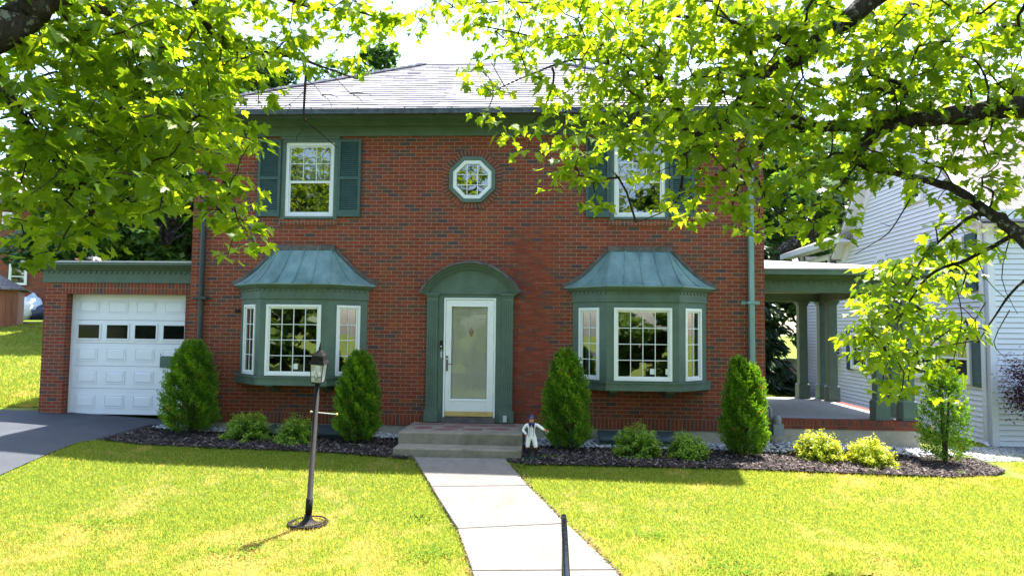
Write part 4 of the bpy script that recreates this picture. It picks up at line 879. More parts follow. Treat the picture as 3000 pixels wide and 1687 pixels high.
for (ya, za, yb, zb) in ((NY0-.3, EZ-.30, NYM, PZK+.02), (NY1+.3, EZ-.30, NYM, PZK+.02)):
    d = np.array([0, yb-ya, zb-za]); dn = nrm(d)*.0; pn = np.array([0, -d[2], d[1]])/np.linalg.norm(d); pn = pn if pn[2] > 0 else -pn
    a = np.array([XN, ya, za]); b = np.array([XN, yb, zb])
    g = lambda p, x, h: p+np.array([x, 0, 0])+pn*h
    mb.hexa([g(a, -.06, -.26), g(a, 0, -.26), g(b, 0, -.26), g(b, -.06, -.26), g(a, -.06, .0), g(a, 0, .0), g(b, 0, .0), g(b, -.06, .0)])
    mb.hexa([g(a, -.34, 0), g(a, .05, 0), g(b, .05, 0), g(b, -.34, 0), g(a, -.34, .13), g(a, .05, .13), g(b, .05, .13), g(b, -.34, .13)])
# eave return and front eave
mb.box(XN-.34, 24, NY0-.36, NY0-.02, EZ-.22, EZ-.02); mb.box(XN-.34, XN-.04, NY0-.36, NY0+.55, EZ-.24, EZ-.06)
mb.box(XN-.45, XN-.02, NY1-.6, NY2+.8, 4.30, 4.40); mb.box(XN-.50, XN-.45, NY1-.6, NY2+.8, 4.28, 4.46)
mb.build('trim', M['siding'], nb)
mb = MB()
for s in (-1, 1):
    ye = NYM+s*(NY1-NYM+.42); ze = EZ-.36*0.9
    y_e = NY0-.42 if s < 0 else NY1+.42
    a = [(XN-.36, y_e, EZ-.28), (24, y_e, EZ-.28), (24, NYM, PZK+.18), (XN-.36, NYM, PZK+.18)]
    mb.poly(a if s < 0 else a[::-1]); mb.poly([(p[0], p[1], p[2]-.05) for p in a])
    mb.poly([a[0], a[3], (a[3][0], a[3][1], a[3][2]-.05), (a[0][0], a[0][1], a[0][2]-.05)])
mb.poly([(XN-.5, NY1-.6, 4.46), (XN-.5, NY2+.8, 4.46), (XN+4, NY2+.8, 6.2), (XN+4, NY1-.6, 6.2)][::-1]); mb.poly([(XN-.5, NY1-.6, 4.46), (XN-.02, NY1-.6, 4.30), (XN-.02, NY1-.6, 4.66)])
mb.hexa([(XN-.36, NY0+.0, EZ-.05), (XN-.02, NY0, EZ-.05), (XN-.02, NY0+.6, EZ-.05), (XN-.36, NY0+.6, EZ-.05), (XN-.04, NY0+.0, EZ+.16), (XN-.02, NY0, EZ+.16), (XN-.02, NY0+.6, EZ+.14), (XN-.04, NY0+.6, EZ+.14)])
mb.build('roof', M['shingle'], nb)
mb = MB(); mb.box(24, 24.1, NY0, NY1, -.8, EZ); mb.box(XN+.4, 24, NY1, NY1+.1, -.8, EZ); mb.box(XN+.1, 14.7, NY2-.2, NY2-.1, -.8, 4.3); mb.build('rear_wall', M['siding'], nb)
UY = np.array([0, -1., 0])   # window u runs towards the camera along the wall
def nwin(ya, yb, z0, z1, cols, rows, name='window'):
    o = (XN-.078, ya, 0); f = window(nb, name, o, UY, NX, 0, ya-yb, z0, z1, cols, rows, fr=.09, mun=.022, dep=.03, rail=(z0+z1)/2, lowgrid=True)
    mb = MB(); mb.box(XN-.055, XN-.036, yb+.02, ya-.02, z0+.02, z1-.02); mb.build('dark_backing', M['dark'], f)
    return f
nwin(4.60, 3.30, .44, 1.55, 3, 2); nwin(5.95, 4.62, .44, 1.55, 3, 2); nwin(9.25, 8.15, .44, 1.55, 3, 2)
nwin(4.46, 3.45, 2.50, 3.72, 3, 2); nwin(6.0, 5.1, 4.85, 5.85, 2, 2); nwin(12.0, 10.75, 3.0, 4.05, 3, 1)
mb = MB(); c_ = np.array([XN-.035, 7.3, 3.10]); pts = [(.42*math.cos(k*math.pi/4+.39), .52*math.sin(k*math.pi/4+.39)) for k in range(8)]
mb.prism([(a*1.3, b*1.3) for a, b in pts], c_, UY, Z1, NX, 0, .03); o8 = mb.build('oval_window', M['siding'], nb)
mb = MB(); mb.prism(pts, c_, UY, Z1, NX, .031, .036); mb.build('glass', bpy.data.materials['dark_pane'], o8)
for ya, z0, z1 in ((3.27, .40, 1.60), (6.35, .40, 1.60), (9.62, .40, 1.60), (8.12, .40, 1.60), (3.42, 2.48, 3.75), (4.85, 2.48, 3.75), (10.72, 2.95, 4.05), (12.9, 2.95, 4.05)):
    mb = MB(); w_ = .38; mb.box(XN-.068, XN-.030, ya-w_, ya, z0, z1)
    k = int((z1-z0-.16)/.045)
    for i in range(k): zz = z0+.08+i*.045; mb.hexa([(XN-.083, ya-w_+.05, zz), (XN-.069, ya-w_+.05, zz), (XN-.069, ya-.05, zz), (XN-.083, ya-.05, zz), (XN-.071, ya-w_+.05, zz+.04), (XN-.069, ya-w_+.05, zz+.04), (XN-.069, ya-.05, zz+.04), (XN-.071, ya-.05, zz+.04)])
    mb.build('shutter', M['darkgreen'], nb)
mb = MB(); X = XN-.085; mb.tube([(X, NY0+.12, 4.0), (X, NY0+.12, -.72), (X-.03, NY0+.02, -.80), (X-.06, NY0-.2, -.84)], .045, 8); mb.build('downspout', M['siding'], nb)
mb = MB(); mb.box(XN-.45, XN-.02, 10.1, 10.85, .80, 1.20); ac = mb.build('air_conditioner', M['siding'], nb, bevel=.02)
mb = MB()
for i in range(4): mb.cut(); mb.box(XN-.462, XN-.452, 10.16, 10.79, .86+i*.08, .91+i*.08)
for i in range(3): mb.cut(); mb.box(XN-.40, XN-.08, 10.09, 10.098, .86+i*.1, .92+i*.1)
mb.build('louver', M['black_metal'], ac)

# ------------------------------------------------------------------ left neighbours
bb = thing('brick_building', 'large pinkish brick building beyond the back lawn on a pale foundation', 'building', (-28, 24, 1.6))
Yb = 24.0; bx1 = float(at(153, 900, Yb)[0]); zb0 = 1.5; 
RA = R(32)
def on_front(px, py):   # point of the turned front wall on a sight line: distance along it from the corner, and height
    n_ = np.array([-math.sin(RA), math.cos(RA), 0]); d = at(px, py, 10.0)-CAM; c0_ = np.array([bx1, Yb, 0]); t_ = ((c0_-CAM)@n_)/(d@n_); P_ = CAM+d*t_
    return float((P_-c0_)@np.array([math.cos(RA), math.sin(RA), 0])), float(P_[2])
zf = on_front(100, 780)[1]; zt = on_front(80, 508)[1]; bb.location = (bx1, Yb, zb0)
mb = MB(); mb.box(bx1-16, bx1, Yb, Yb+11, zf, zt); mb.build('wall', brick_mat('far_brick', stain=False), bb)
mb = MB(); mb.box(bx1-16.03, bx1+.03, Yb-.04, Yb+11, zb0-1, zf); mb.build('foundation', M['whitefound'], bb)
mb = MB(); h = 3.4
mb.poly([(bx1-16.5, Yb-.5, zt), (bx1+.5, Yb-.5, zt), (bx1-4.5, Yb+5.5, zt+h), (bx1-11.5, Yb+5.5, zt+h)]); mb.poly([(bx1+.5, Yb-.5, zt), (bx1+.5, Yb+11.5, zt), (bx1-4.5, Yb+5.5, zt+h)]); mb.poly([(bx1+.5, Yb+11.5, zt), (bx1-16.5, Yb+11.5, zt), (bx1-11.5, Yb+5.5, zt+h), (bx1-4.5, Yb+5.5, zt+h)])
mb.poly([(bx1-16.5, Yb+11.5, zt), (bx1-16.5, Yb-.5, zt), (bx1-11.5, Yb+5.5, zt+h)]); mb.box(bx1-16.5, bx1+.5, Yb-.5, Yb+11.5, zt-.25, zt-.01)
mb.build('roof', M['shingle'], bb)
OB = np.array([0, Yb, 0])
for px0, px1, py0, py1 in ((21, 70, 666, 716), (5, 38, 536, 572), (-60, -20, 666, 716)):
    (ax2, az2), (bx2, bz2) = on_front(px0, py1), on_front(px1, py0); ax2 += bx1; bx2 += bx1; f = window(bb, 'window', OB-[0, .08, 0], X1, NF, ax2, bx2, az2, bz2, 1, 1, fr=.09, dep=.05, rail=(az2+bz2)/2-.1)
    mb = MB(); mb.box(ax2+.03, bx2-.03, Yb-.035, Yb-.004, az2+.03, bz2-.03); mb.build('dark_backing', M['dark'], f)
bb.rotation_euler[2] = RA
wb = thing('pale_building', 'narrow glimpse of a white clapboard building behind the pinkish brick one', 'building', (-24, 34, 2))
mb = MB(); a = at(150, 900, 36); mb.box(a[0]-6, a[0]+2.2, 36, 44, 1.5, float(at(160, 655, 36)[2])+1.2); mb.build('wall', M['siding'], wb)
mb = MB(); zt2 = float(at(160, 655, 36)[2])+1.2; mb.prism([(0, 0), (8.6, 0), (4.3, 2.5)], (a[0]-6.3, 35.7, zt2), X1, Z1, Y1, 0, 8.6); mb.build('roof', M['shingle'], wb)

sh = thing('garden_shed', 'brown board garden shed with a pale hipped shingle roof', 'shed', (-18, 14, 1.3))
Ys = 14.0; a = at(41, 824, Ys); b = at(45, 726, Ys); zs = a[2]; sx1 = a[0]; sh.location = (sx1, Ys, zs)
mb = MB(); mb.box(sx1-3, sx1, Ys, Ys+2.6, zs+.05, b[2])
for i in range(16): mb.box(sx1-3+i*.2, sx1-3+i*.2+.012, Ys-.012, Ys, zs+.06, b[2])
mb.build('wall', M['shedwood'], sh)
mb = MB(); z = b[2]; h = .75
for q in ([(sx1-3.2, Ys-.2, z), (sx1+.25, Ys-.2, z), (sx1-1.0, Ys+1.3, z+h), (sx1-2.0, Ys+1.3, z+h)], [(sx1+.25, Ys-.2, z), (sx1+.25, Ys+2.8, z), (sx1-1.0, Ys+1.3, z+h)], [(sx1+.25, Ys+2.8, z), (sx1-3.2, Ys+2.8, z), (sx1-2.0, Ys+1.3, z+h), (sx1-1.0, Ys+1.3, z+h)], [(sx1-3.2, Ys+2.8, z), (sx1-3.2, Ys-.2, z), (sx1-2.0, Ys+1.3, z+h)]): mb.poly(q)
mb.box(sx1-3.2, sx1+.25, Ys-.2, Ys+2.8, z-.06, z-.005)
mb.build('roof', M['shingle'], sh)
mb = MB(); mb.box(sx1-2.9, sx1-.1, Ys+.1, Ys+2.5, float(gz(sx1, Ys))-.3, zs+.05); mb.build('skid', M['dark'], sh); sh.rotation_euler[2] = R(34)
# bags and board by the foundation
def bag(px, py, Y, rx_, rz_, mat, label, cat='bag', group='filled bags along the pale foundation'):
    c = at(px, py, Y); g = float(gz(c[0], Y)); mb = MB(); mb.blob((c[0], Y, g+rz_*.8), rx_, rx_*.8, rz_, 0, 12, 8, .14); mb.blob((c[0]+.1, Y, g+rz_*1.6), rx_*.25, rx_*.25, rz_*.35, 0, 8, 5, .2)
    o = mb.build('bin_bag', M[mat], smooth=True); return tag(o, label, cat, group)
bag(57, 805, 22.6, .62, .62, 'whitebag', 'white filled bag beside the brown garden shed')
bag(77, 800, 22.9, .58, .72, 'bluebag', 'tall pale blue filled bag, second bag from the shed')
bag(92, 806, 22.9, .50, .40, 'darkbag', 'low dark blue bag just right of the tall pale blue one')
bag(106, 806, 23.0, .62, .42, 'darkbag', 'dark bag lying nearest the garage pier')
c = at(60, 822, 17); g = float(gz(c[0], 17)); mb = MB(); mb.box(c[0]-.9, c[0]+.9, 16.8, 17.1, g, g+.07); tag(mb.build('wooden_board', M['walk']), 'pale wooden board lying on the grass by the shed', 'board')

# stone wall behind the porch
mb = MB()
for i in range(60):
    x = 4+i*.3; h = 1.0+random.uniform(-.05, .06); mb.box(x, x+.295, 21+random.uniform(-.02, .02), 21.5, -1.0, .28+random.uniform(-.04, .05))
tag(mb.build('stone_wall', M['fieldstone']), 'low dark fieldstone wall seen through the porch columns', 'wall')

# ------------------------------------------------------------------ lamp post
LP = np.array([-1.507, -3.87, -.845]); TOPP = at(799, 962, -4.10)
lp = thing('lamp_post', 'leaning dark bronze lamp post with glass lantern on the sunny front lawn', 'lamp post', LP)
ax_ = nrm(TOPP-LP)
mb = MB(); mb.tube([LP+ax_*.12, LP+ax_*.30, LP+ax_*.30, TOPP], [.042, .042, .034, .031], 16); mb.build('pole', M['black_metal'], lp, smooth=True)
mb = MB(); mb.lathe(LP+[0, 0, -.05], [(.0, .012), (.225, .012), (.24, .02), (.245, .055), (.235, .06), (.225, .05), (.215, .035), (.11, .04), (.07, .075), (.05, .10), (.045, .15), (.0, .15)], 28); mb.build('base', M['black_metal'], lp, smooth=True)
mb = MB(); mb.tube([LP+[.215*math.cos(a), .19*math.sin(a), .010+.016*math.sin(a+.4)+.008*math.cos(a)] for a in np.linspace(0, 6.2832, 29)], .009, 8, caps=False); mb.build('tray_rim', M['black_metal'], lp, smooth=True)
lt = TOPP.copy()
def at_l(o, x, y, z):  # lantern frame, tilted with the post
    ux = nrm(np.cross((0, 1, 0), ax_)); uy = np.cross(ax_, ux); return lt+(ux*x+uy*y)*.86+ax_*z*.93
def sq(mb, r0, z0, r1, z1, m=0):
    mb.hexa([at_l(0, -r0, -r0, z0), at_l(0, r0, -r0, z0), at_l(0, r0, r0, z0), at_l(0, -r0, r0, z0), at_l(0, -r1, -r1, z1), at_l(0, r1, -r1, z1), at_l(0, r1, r1, z1), at_l(0, -r1, r1, z1)], m)
mb = MB(); sq(mb, .055, -.01, .075, .015); sq(mb, .092, .245, .112, .262); 
for z0, r0, z1, r1 in ((.262, .108, .30, .088), (.30, .088, .36, .078), (.36, .078, .40, .045), (.40, .045, .425, .022)): sq(mb, r0, z0, r1, z1)
mb.tube([at_l(0, 0, 0, .42), at_l(0, 0, 0, .45), at_l(0, 0, 0, .47), at_l(0, 0, 0, .53)], [.012, .018, .010, .003], 8)
for a in (-1, 1):
    for b in (-1, 1): mb.tube([at_l(0, a*.074, b*.074, .01), at_l(0, a*.090, b*.090, .25)], .005, 5)
for a, b, c, d in ((-.03, .09, 0, .15), (0, .15, .03, .09), (.03, .09, 0, .04), (0, .04, -.03, .09), (0, .15, 0, .24), (-.03, .09, -.078, .09), (.03, .09, .078, .09)):
    for s in (-1, 1):
        y = s*.082; mb.tube([at_l(0, a, y, b), at_l(0, c, y, d)], .0022, 4)
ln = mb.build('lantern', M['black_metal'], lp)
mb = MB(); rr0 = [(-.072, -.072), (.072, -.072), (.072, .072), (-.072, .072)]; rr1 = [(q[0]*1.22, q[1]*1.22) for q in rr0]
for k in range(4): j = (k+1) % 4; mb.poly([at_l(0, *rr0[k], .015), at_l(0, *rr0[j], .015), at_l(0, *rr1[j], .245), at_l(0, *rr1[k], .245)])
mb.build('glass', M['lampglass'], ln)
mb = MB(); mb.tube([at_l(0, 0, 0, .01), at_l(0, 0, 0, .07)], .016, 8); mb.build('socket', M['black_metal'], ln)
mb = MB(); c = at_l(0, 0, 0, .12); mb.blob(c, .028, .028, .045, 0, 12, 8); mb.build('bulb', M['vinyl'], ln, smooth=True)
mb = MB(); m_ = LP+ax_*(np.linalg.norm(TOPP-LP)*.79); mb.tube([m_+[-.05, .0, .005], m_+[.25, .02, -.022]], .006, 8); br = mb.build('ladder_bar', M['steel'], lp)
mb = MB(); mb.blob(m_+[-.055, 0, .005], .015, .015, .015); mb.cut(); mb.blob(m_+[.255, .02, -.022], .017, .017, .017); mb.build('end_ball', M['brass'], br, smooth=True)

# handrail
hr = thing('handrail', 'dark iron handrail at the foot of the front walk', 'handrail', (1.56, -6.7, -1.1))
hx = 1.553
mb = MB(); mb.tube([(hx, -6.69, -.06), (hx, -6.665, .02), (hx, -6.70, .062), (hx, -6.78, .065), (hx, -7.7, -.04), (hx+.01, -8.5, -.35), (hx+.02, -9.6, -.95)], [.017, .020, .023, .023, .023, .023, .023], 12); mb.build('rail', M['rail'], hr, smooth=True)
mb = MB(); mb.tube([(hx, -6.80, .05), (hx, -6.80, float(gz(hx, -6.8))-.1)], .016, 8); mb.build('post', M['rail'], hr)
mb = MB(); mb.tube([(hx+.02, -9.4, -.9), (hx+.02, -9.4, float(gz(hx, -9.4))-.1)], .016, 8); mb.build('post', M['rail'], hr)

# ------------------------------------------------------------------ jockey statue
def skin_mesh(pts, edges, radii, name, sub=2):
    me = bpy.data.meshes.new(name); me.from_pydata([tuple(p) for p in pts], edges, []); ob = bpy.data.objects.new(name, me); COL.objects.link(ob)
    md = ob.modifiers.new('skin', 'SKIN'); 
    for v, r_ in zip(me.skin_vertices[0].data, radii): v.radius = (r_ if isinstance(r_, tuple) else (r_, r_)); v.use_root = False
    me.skin_vertices[0].data[0].use_root = True
    sb = ob.modifiers.new('sub', 'SUBSURF'); sb.levels = sub; sb.render_levels = sub
    dg = bpy.context.evaluated_depsgraph_get(); m2 = bpy.data.meshes.new_from_object(ob.evaluated_get(dg)); bpy.data.objects.remove(ob); bpy.data.meshes.remove(me); m2.name = name
    o2 = bpy.data.objects.new(name, m2); COL.objects.link(o2); return o2
SP = np.array([1.16, -1.60, float(gz(1.16, -1.6))+.035])
sta = thing('lawn_statue', 'small painted lawn figure in white riding clothes, navy cap and scarf, beside the steps', 'statue', SP)
H = .655
P = {'pel': (0, 0, .50), 'wai': (0, .005, .575), 'che': (0, 0, .70), 'nec': (0, -.005, .80), 'hd0': (0, -.01, .855), 'hd1': (0, -.012, .93),
     'ls': (-.115, 0, .765), 'le': (-.205, .01, .635), 'lw': (-.125, -.055, .545), 'lh': (-.095, -.07, .53),
     'rs': (.115, 0, .765), 're': (.225, -.045, .70), 'rw': (.31, -.10, .655), 'rh': (.345, -.12, .65),
     'lhip': (-.065, 0, .46), 'lk': (-.085, -.02, .27), 'la': (-.095, .0, .055), 'lt': (-.11, -.10, .03),
     'rhip': (.065, 0, .46), 'rk': (.10, -.03, .27), 'ra': (.125, -.005, .055), 'rt': (.165, -.10, .03)}
Rd = dict(pel=(.088, .075), wai=(.078, .062), che=(.10, .072), nec=(.035, .035), hd0=(.058, .06), hd1=(.052, .058), ls=.045, le=.038, lw=.028, lh=.026, rs=.045, re=.038, rw=.028, rh=.026,
          lhip=.072, lk=.052, la=.034, lt=.028, rhip=.072, rk=.052, ra=.034, rt=.028)
nm = list(P); ed = [('pel', 'wai'), ('wai', 'che'), ('che', 'nec'), ('nec', 'hd0'), ('hd0', 'hd1'), ('che', 'ls'), ('ls', 'le'), ('le', 'lw'), ('lw', 'lh'), ('che', 'rs'), ('rs', 're'), ('re', 'rw'), ('rw', 'rh'), ('pel', 'lhip'), ('lhip', 'lk'), ('lk', 'la'), ('la', 'lt'), ('pel', 'rhip'), ('rhip', 'rk'), ('rk', 'ra'), ('ra', 'rt')]
sc_ = lambda r_: (r_*H, r_*H) if not isinstance(r_, tuple) else (r_[0]*H, r_[1]*H)
body = skin_mesh([np.array(P[k])*H for k in nm], [(nm.index(a), nm.index(b)) for a, b in ed], [sc_(Rd[k]) for k in nm], 'figure')
body.parent = sta
for k in ('white', 'skin', 'bootblack', 'boottop'): body.data.materials.append(M[k])
for p in body.data.polygons:
    x, y, z = p.center/H; p.use_smooth = True
    i = 0
    if z > .80 and abs(x) < .1: i = 1
    elif (x > .285 and z < .75) or (x < -.08 and y < -.045 and .50 < z < .56 and x > -.14): i = 1
    elif z < .215: i = 2
    elif z < .25: i = 3
    p.material_index = i
q = lambda *a: SP+np.array(a)*H
def sblob(name, c, r_, mat, par=sta, nu=14, nv=10, j=0):
    mb = MB(); mb.blob(q(*c), r_[0]*H, r_[1]*H, r_[2]*H, 0, nu, nv, j); return mb.build(name, M[mat], par, smooth=True)
mb = MB(); mb.lathe(q(0, -.01, .915), [(.0, -.005), (.066*H, -.005), (.070*H, .02*H), (.062*H, .055*H), (.035*H, .082*H), (0, .088*H)], 18); mb.prism([(-.055*H, 0), (-.045*H, -.045*H), (0, -.062*H), (.045*H, -.045*H), (.055*H, 0)], q(0, -.062, .915), X1, Y1, Z1, -.004, .003); cap = mb.build('cap', M['navy'], sta, smooth=False)
mb = MB(); mb.prism([(-.035*H, -.062*H), (.035*H, -.062*H), (.03*H, -.070*H), (-.03*H, -.070*H)], q(0, -.03, .935), X1, Y1, Z1, 0, .004); mb.build('stripe', M['white'], cap)
mb = MB()   # scarf
mb.lathe(q(0, -.01, .775), [(.082*H, .008*H), (.066*H, .03*H), (.045*H, .052*H), (.04*H, .05*H)], 16)
mb.prism([(-.075*H, .03*H), (.0, .03*H), (-.01*H, -.02*H), (-.035*H, -.075*H), (-.055*H, -.02*H)], q(0, -.092, .765), X1, Z1, NF, 0, .006); mb.prism([(0, .03*H), (.08*H, .03*H), (.065*H, -.07*H), (.045*H, -.075*H), (.01*H, -.015*H)], q(0, -.092, .765), X1, Z1, NF, 0, .006)
mb.build('scarf', M['navy'], sta)
mb = MB()
for s in (-1, 1): mb.cut(); mb.tube([q(s*.055, -.085, .70), q(s*.045, -.088, .60), q(s*.06, -.085, .50)], .0035, 5)
mb.build('waistcoat_edge', M['navy'], sta)
mb = MB()
for z in (.56, .61, .66): mb.cut(); mb.blob(q(0, -.085, z), .004, .004, .004, 0, 6, 4)
mb.build('button', M['boottop'], sta)
mb = MB(); mb.blob(q(0, -.072, .868), .008*H*1.4, .012*H*1.4, .013*H*1.4, 0, 8, 6); mb.build('nose', M['skin'], sta, smooth=True)
mb = MB()
for s in (-1, 1): mb.cut(); mb.blob(q(s*.022, -.066, .888), .005, .004, .004, 0, 6, 4)
mb.build('eye', M['bootblack'], sta)
mb = MB(); mb.box(q(-.02, 0, 0)[0], q(.02, 0, 0)[0], q(0, -.068, 0)[1], q(0, -.062, 0)[1], q(0, 0, .838)[2], q(0, 0, .844)[2]); mb.build('mouth', M['boottop'], sta)
# hands: palm with four fingers and a thumb curled on the ring
for c, d, nmh in (((.365, -.13, .648), 1, 'hand'), ((-.085, -.075, .525), -1, 'hand')):
    mb = MB(); c = np.array(c)
    for i in range(4): b = c+np.array([.006*i*d, -.012, .012-.008*i]); mb.tube([q(*b), q(*(b+[.022*d, -.012, -.004])), q(*(b+[.026*d, -.018, -.024]))], [.0042, .0038, .0028], 6)
    mb.tube([q(*(c+[-.005*d, -.01, .018])), q(*(c+[.012*d, -.03, .014]))], [.0045, .003], 6); mb.build(nmh, M['skin'], sta, smooth=True)
mb = MB(); rg = [(.355+.022*math.cos(a), -.135, .60+.028*math.sin(a)) for a in np.linspace(0, 6.283, 13)]; mb.tube([q(*p) for p in rg], .003, 5); mb.build('ring', M['steel'], sta)
mb = MB(); mb.box(SP[0]-.14, SP[0]+.16, SP[1]-.10, SP[1]+.09, SP[2]-.06, SP[2]+.012); mb.build('base', M['statuebase'], sta, bevel=.006)
mb = MB(); mb.beam(q(-.075, .06, .0), q(-.02, .03, .45), .05, .03); mb.build('support', M['statuebase'], sta)
# ------------------------------------------------------------------ vegetation helpers
def quads(C, U, W, mat, name, parent, rnd):
    """diamond leaves: centre C, half-length U, half-width W"""
    V = np.stack([C-U, C-W*1.0+U*.1, C+U, C+W+U*.1], 1).reshape(-1, 3); return mesh_np(name, V, 4, mat, rnd, parent)
def rand_dir(n, r=rng):
    v = r.normal(size=(n, 3)); return v/np.linalg.norm(v, axis=1)[:, None]
def leafcloud(C, size, mat, name, parent, up=0.4, rnd=None, aspect=.55, outward=None, r=rng):
    n = len(C); N = rand_dir(n, r); N[:, 2] = np.abs(N[:, 2])+up
    if outward is not None: N += outward
    N /= np.linalg.norm(N, axis=1)[:, None]
    A = np.cross(N, rand_dir(n, r)); A /= np.linalg.norm(A, axis=1)[:, None]; B = np.cross(N, A)
    s = (size*r.uniform(.7, 1.35, n))[:, None]
    return quads(C, A*s, B*s*aspect, mat, name, parent, r.random(n) if rnd is None else rnd)

def arborvitae(x, y, h, wd, label, topn=1, seed=0, thin=False, lean=0.0):
    r = np.random.default_rng(seed); g = float(gz(x, y)); o = thing('arborvitae', label, 'shrub', (x, y, g), 'arborvitae shrubs planted along the house front')
    n = 3600 if not thin else 1250
    # upright sprays: each is a fan of small scale-like leaflets on a surface column with deep clefts
    t_ = r.random(n)**.85; z = .04*h+t_*h*.95; th = r.uniform(0, 6.283, n)
    prof = np.interp(t_, [0, .08, .25, .55, .8, .93, 1], [.60, .88, 1.0, .92, .64, .36, .06])*wd/2
    lump = 1+.05*np.sin(th*2+seed*1.7)*np.sin(z*4+seed)+.11*np.sin(th*3+z*3.1+seed)+.12*np.sin(th*7+z*11+seed*2)+.10*np.sin(z*21+th*5+seed)+.04*np.sin(z*40+th*13)
    q = r.random(n)**.17 if not thin else r.random(n)**.5
    rad = prof*lump*q; cx = rad*np.cos(th); cy = rad*np.sin(th)
    if topn == 2:
        k = t_ > .78; s = np.where(r.random(n) < .55, -1, 1); cx = np.where(k, cx*.6+s*wd*.15*(1), cx); z = np.where(k & (s > 0), z-.06*h, z)
    C = np.stack([x+cx+lean*t_, y+cy, g+z], -1)
    od = np.stack([np.cos(th), np.sin(th), np.full(n, 1.15)], -1)+r.normal(0, .28, (n, 3)); od /= np.linalg.norm(od, axis=1)[:, None]
    m = 12; per = np.repeat(np.arange(n), m); L = .075*r.uniform(.7, 1.3, n)*(h/1.6)**.3
    u = r.random(n*m); side = np.cross(od, rand_dir(n, r)); side /= np.linalg.norm(side, axis=1)[:, None]
    sp = (r.random(n*m)-.5)*1.0*(1-u*.5)
    P = C[per]+od[per]*(u*L[per])[:, None]*1.5+side[per]*(sp*L[per]*1.0)[:, None]+r.normal(0, .006, (n*m, 3))
    d = od[per]+side[per]*(sp*1.1)[:, None]+r.normal(0, .25, (n*m, 3)); d /= np.linalg.norm(d, axis=1)[:, None]
    wv = np.cross(d, np.cross(od, side)[per]+r.normal(0, .5, (n*m, 3))); wv /= np.linalg.norm(wv, axis=1)[:, None]
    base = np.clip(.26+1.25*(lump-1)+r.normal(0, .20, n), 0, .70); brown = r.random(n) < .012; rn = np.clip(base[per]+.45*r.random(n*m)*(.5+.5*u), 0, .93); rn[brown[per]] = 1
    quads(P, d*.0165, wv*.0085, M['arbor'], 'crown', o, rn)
    mb = MB()
    for i in range(5 if thin else 3):
        a = i*1.9; b = [(x+lean*0, y, g-.05)]+[(x+wd*.16*math.cos(a)*k+lean*k, y+wd*.12*math.sin(a)*k, g+h*.85*k) for k in (.2, .5, .8, 1)]
        mb.tube(b, [.030, .024, .018, .012, .004], 6)
    mb.build('trunk', M['twig'], o); return o
def bush(x, y, h, wd, label, mat='boxwood', n=8500, seed=0, leafs=.0175, gold=False, group='low rounded shrubs in the mulch bed'):
    r = np.random.default_rng(seed); g = float(gz(x, y)); o = thing('shrub', label, 'shrub', (x, y, g), group)
    ns = 90; th = r.uniform(0, 6.283, ns); ph = np.arccos(r.uniform(-.12, 1, ns)); ln = r.uniform(.84, 1.08, ns)
    E_ = np.stack([np.sin(ph)*np.cos(th)*wd/2*ln, np.sin(ph)*np.sin(th)*wd/2*ln, np.cos(ph)*h*ln*.92+.05], -1)
    mb = MB()
    for e in E_[:60]: mb.tube([(x, y, g-.02), (x+e[0]*.45, y+e[1]*.45, g+e[2]*.5), (x+e[0]*.95, y+e[1]*.95, g+e[2]*.97)], [.007, .004, .002], 4, caps=False)
    mb.build('stem', M['twig'], o)
    k = r.integers(0, ns, n); u = r.uniform(.45, 1.04, n)
    C = np.stack([x+E_[k, 0]*u, y+E_[k, 1]*u, g+E_[k, 2]*u], -1)+r.normal(0, .030, (n, 3))*np.array([1, 1, .8]); C[:, 2] = np.maximum(C[:, 2], g+.02)
    out = C-np.array([x, y, g]); out /= np.linalg.norm(out, axis=1)[:, None]
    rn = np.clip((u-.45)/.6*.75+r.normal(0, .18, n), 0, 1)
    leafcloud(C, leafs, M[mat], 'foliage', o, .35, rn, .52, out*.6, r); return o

def broad_tree(name, label, x, y, h, cr, cz0=.35, n=9000, size=.16, mat='darkleaf', seed=0, group=None, lobes=34, trunk=.22, squash=1.0):
    r = np.random.default_rng(seed); g = float(gz(x, y)); o = thing(name, label, 'tree', (x, y, g), group)
    zc = h*(cz0+1)/2; hz = h*(1-cz0)/2
    th = r.uniform(0, 6.283, lobes); ph = np.arccos(r.uniform(-.9, 1, lobes)); q = r.uniform(.45, .92, lobes)
    Lc = np.stack([np.sin(ph)*np.cos(th)*cr*q, np.sin(ph)*np.sin(th)*cr*q*squash, np.cos(ph)*hz*q+zc], -1); Lr = r.uniform(.20, .38, lobes)*cr
    k = r.integers(0, lobes, n); d = rand_dir(n, r); q = r.random(n)**.4
    C = Lc[k]+d*(Lr[k]*q)[:, None]*[1, 1, .62]
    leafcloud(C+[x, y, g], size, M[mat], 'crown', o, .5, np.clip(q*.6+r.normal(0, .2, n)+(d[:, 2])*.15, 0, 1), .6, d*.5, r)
    mb = MB(); mb.tube([(x, y, g-.3), (x+.05, y, g+h*.25), (x-.05, y+.05, g+zc), (x, y, g+h*.85)], [trunk*1.3, trunk, trunk*.6, .03], 10); mb.build('trunk', M['bark'], o, smooth=True)
    mb = MB()
    for c in Lc:
        s = np.array([x, y, g+max(h*.2, min(c[2]*.62, h*.7))]); e = c+[x, y, g]; mid = (s+e)/2+[0, 0, -.15]; mb.tube([s, mid, e], [trunk*.32, trunk*.2, .02], 5, caps=False)
    mb.build('limbs', M['bark'], o); return o
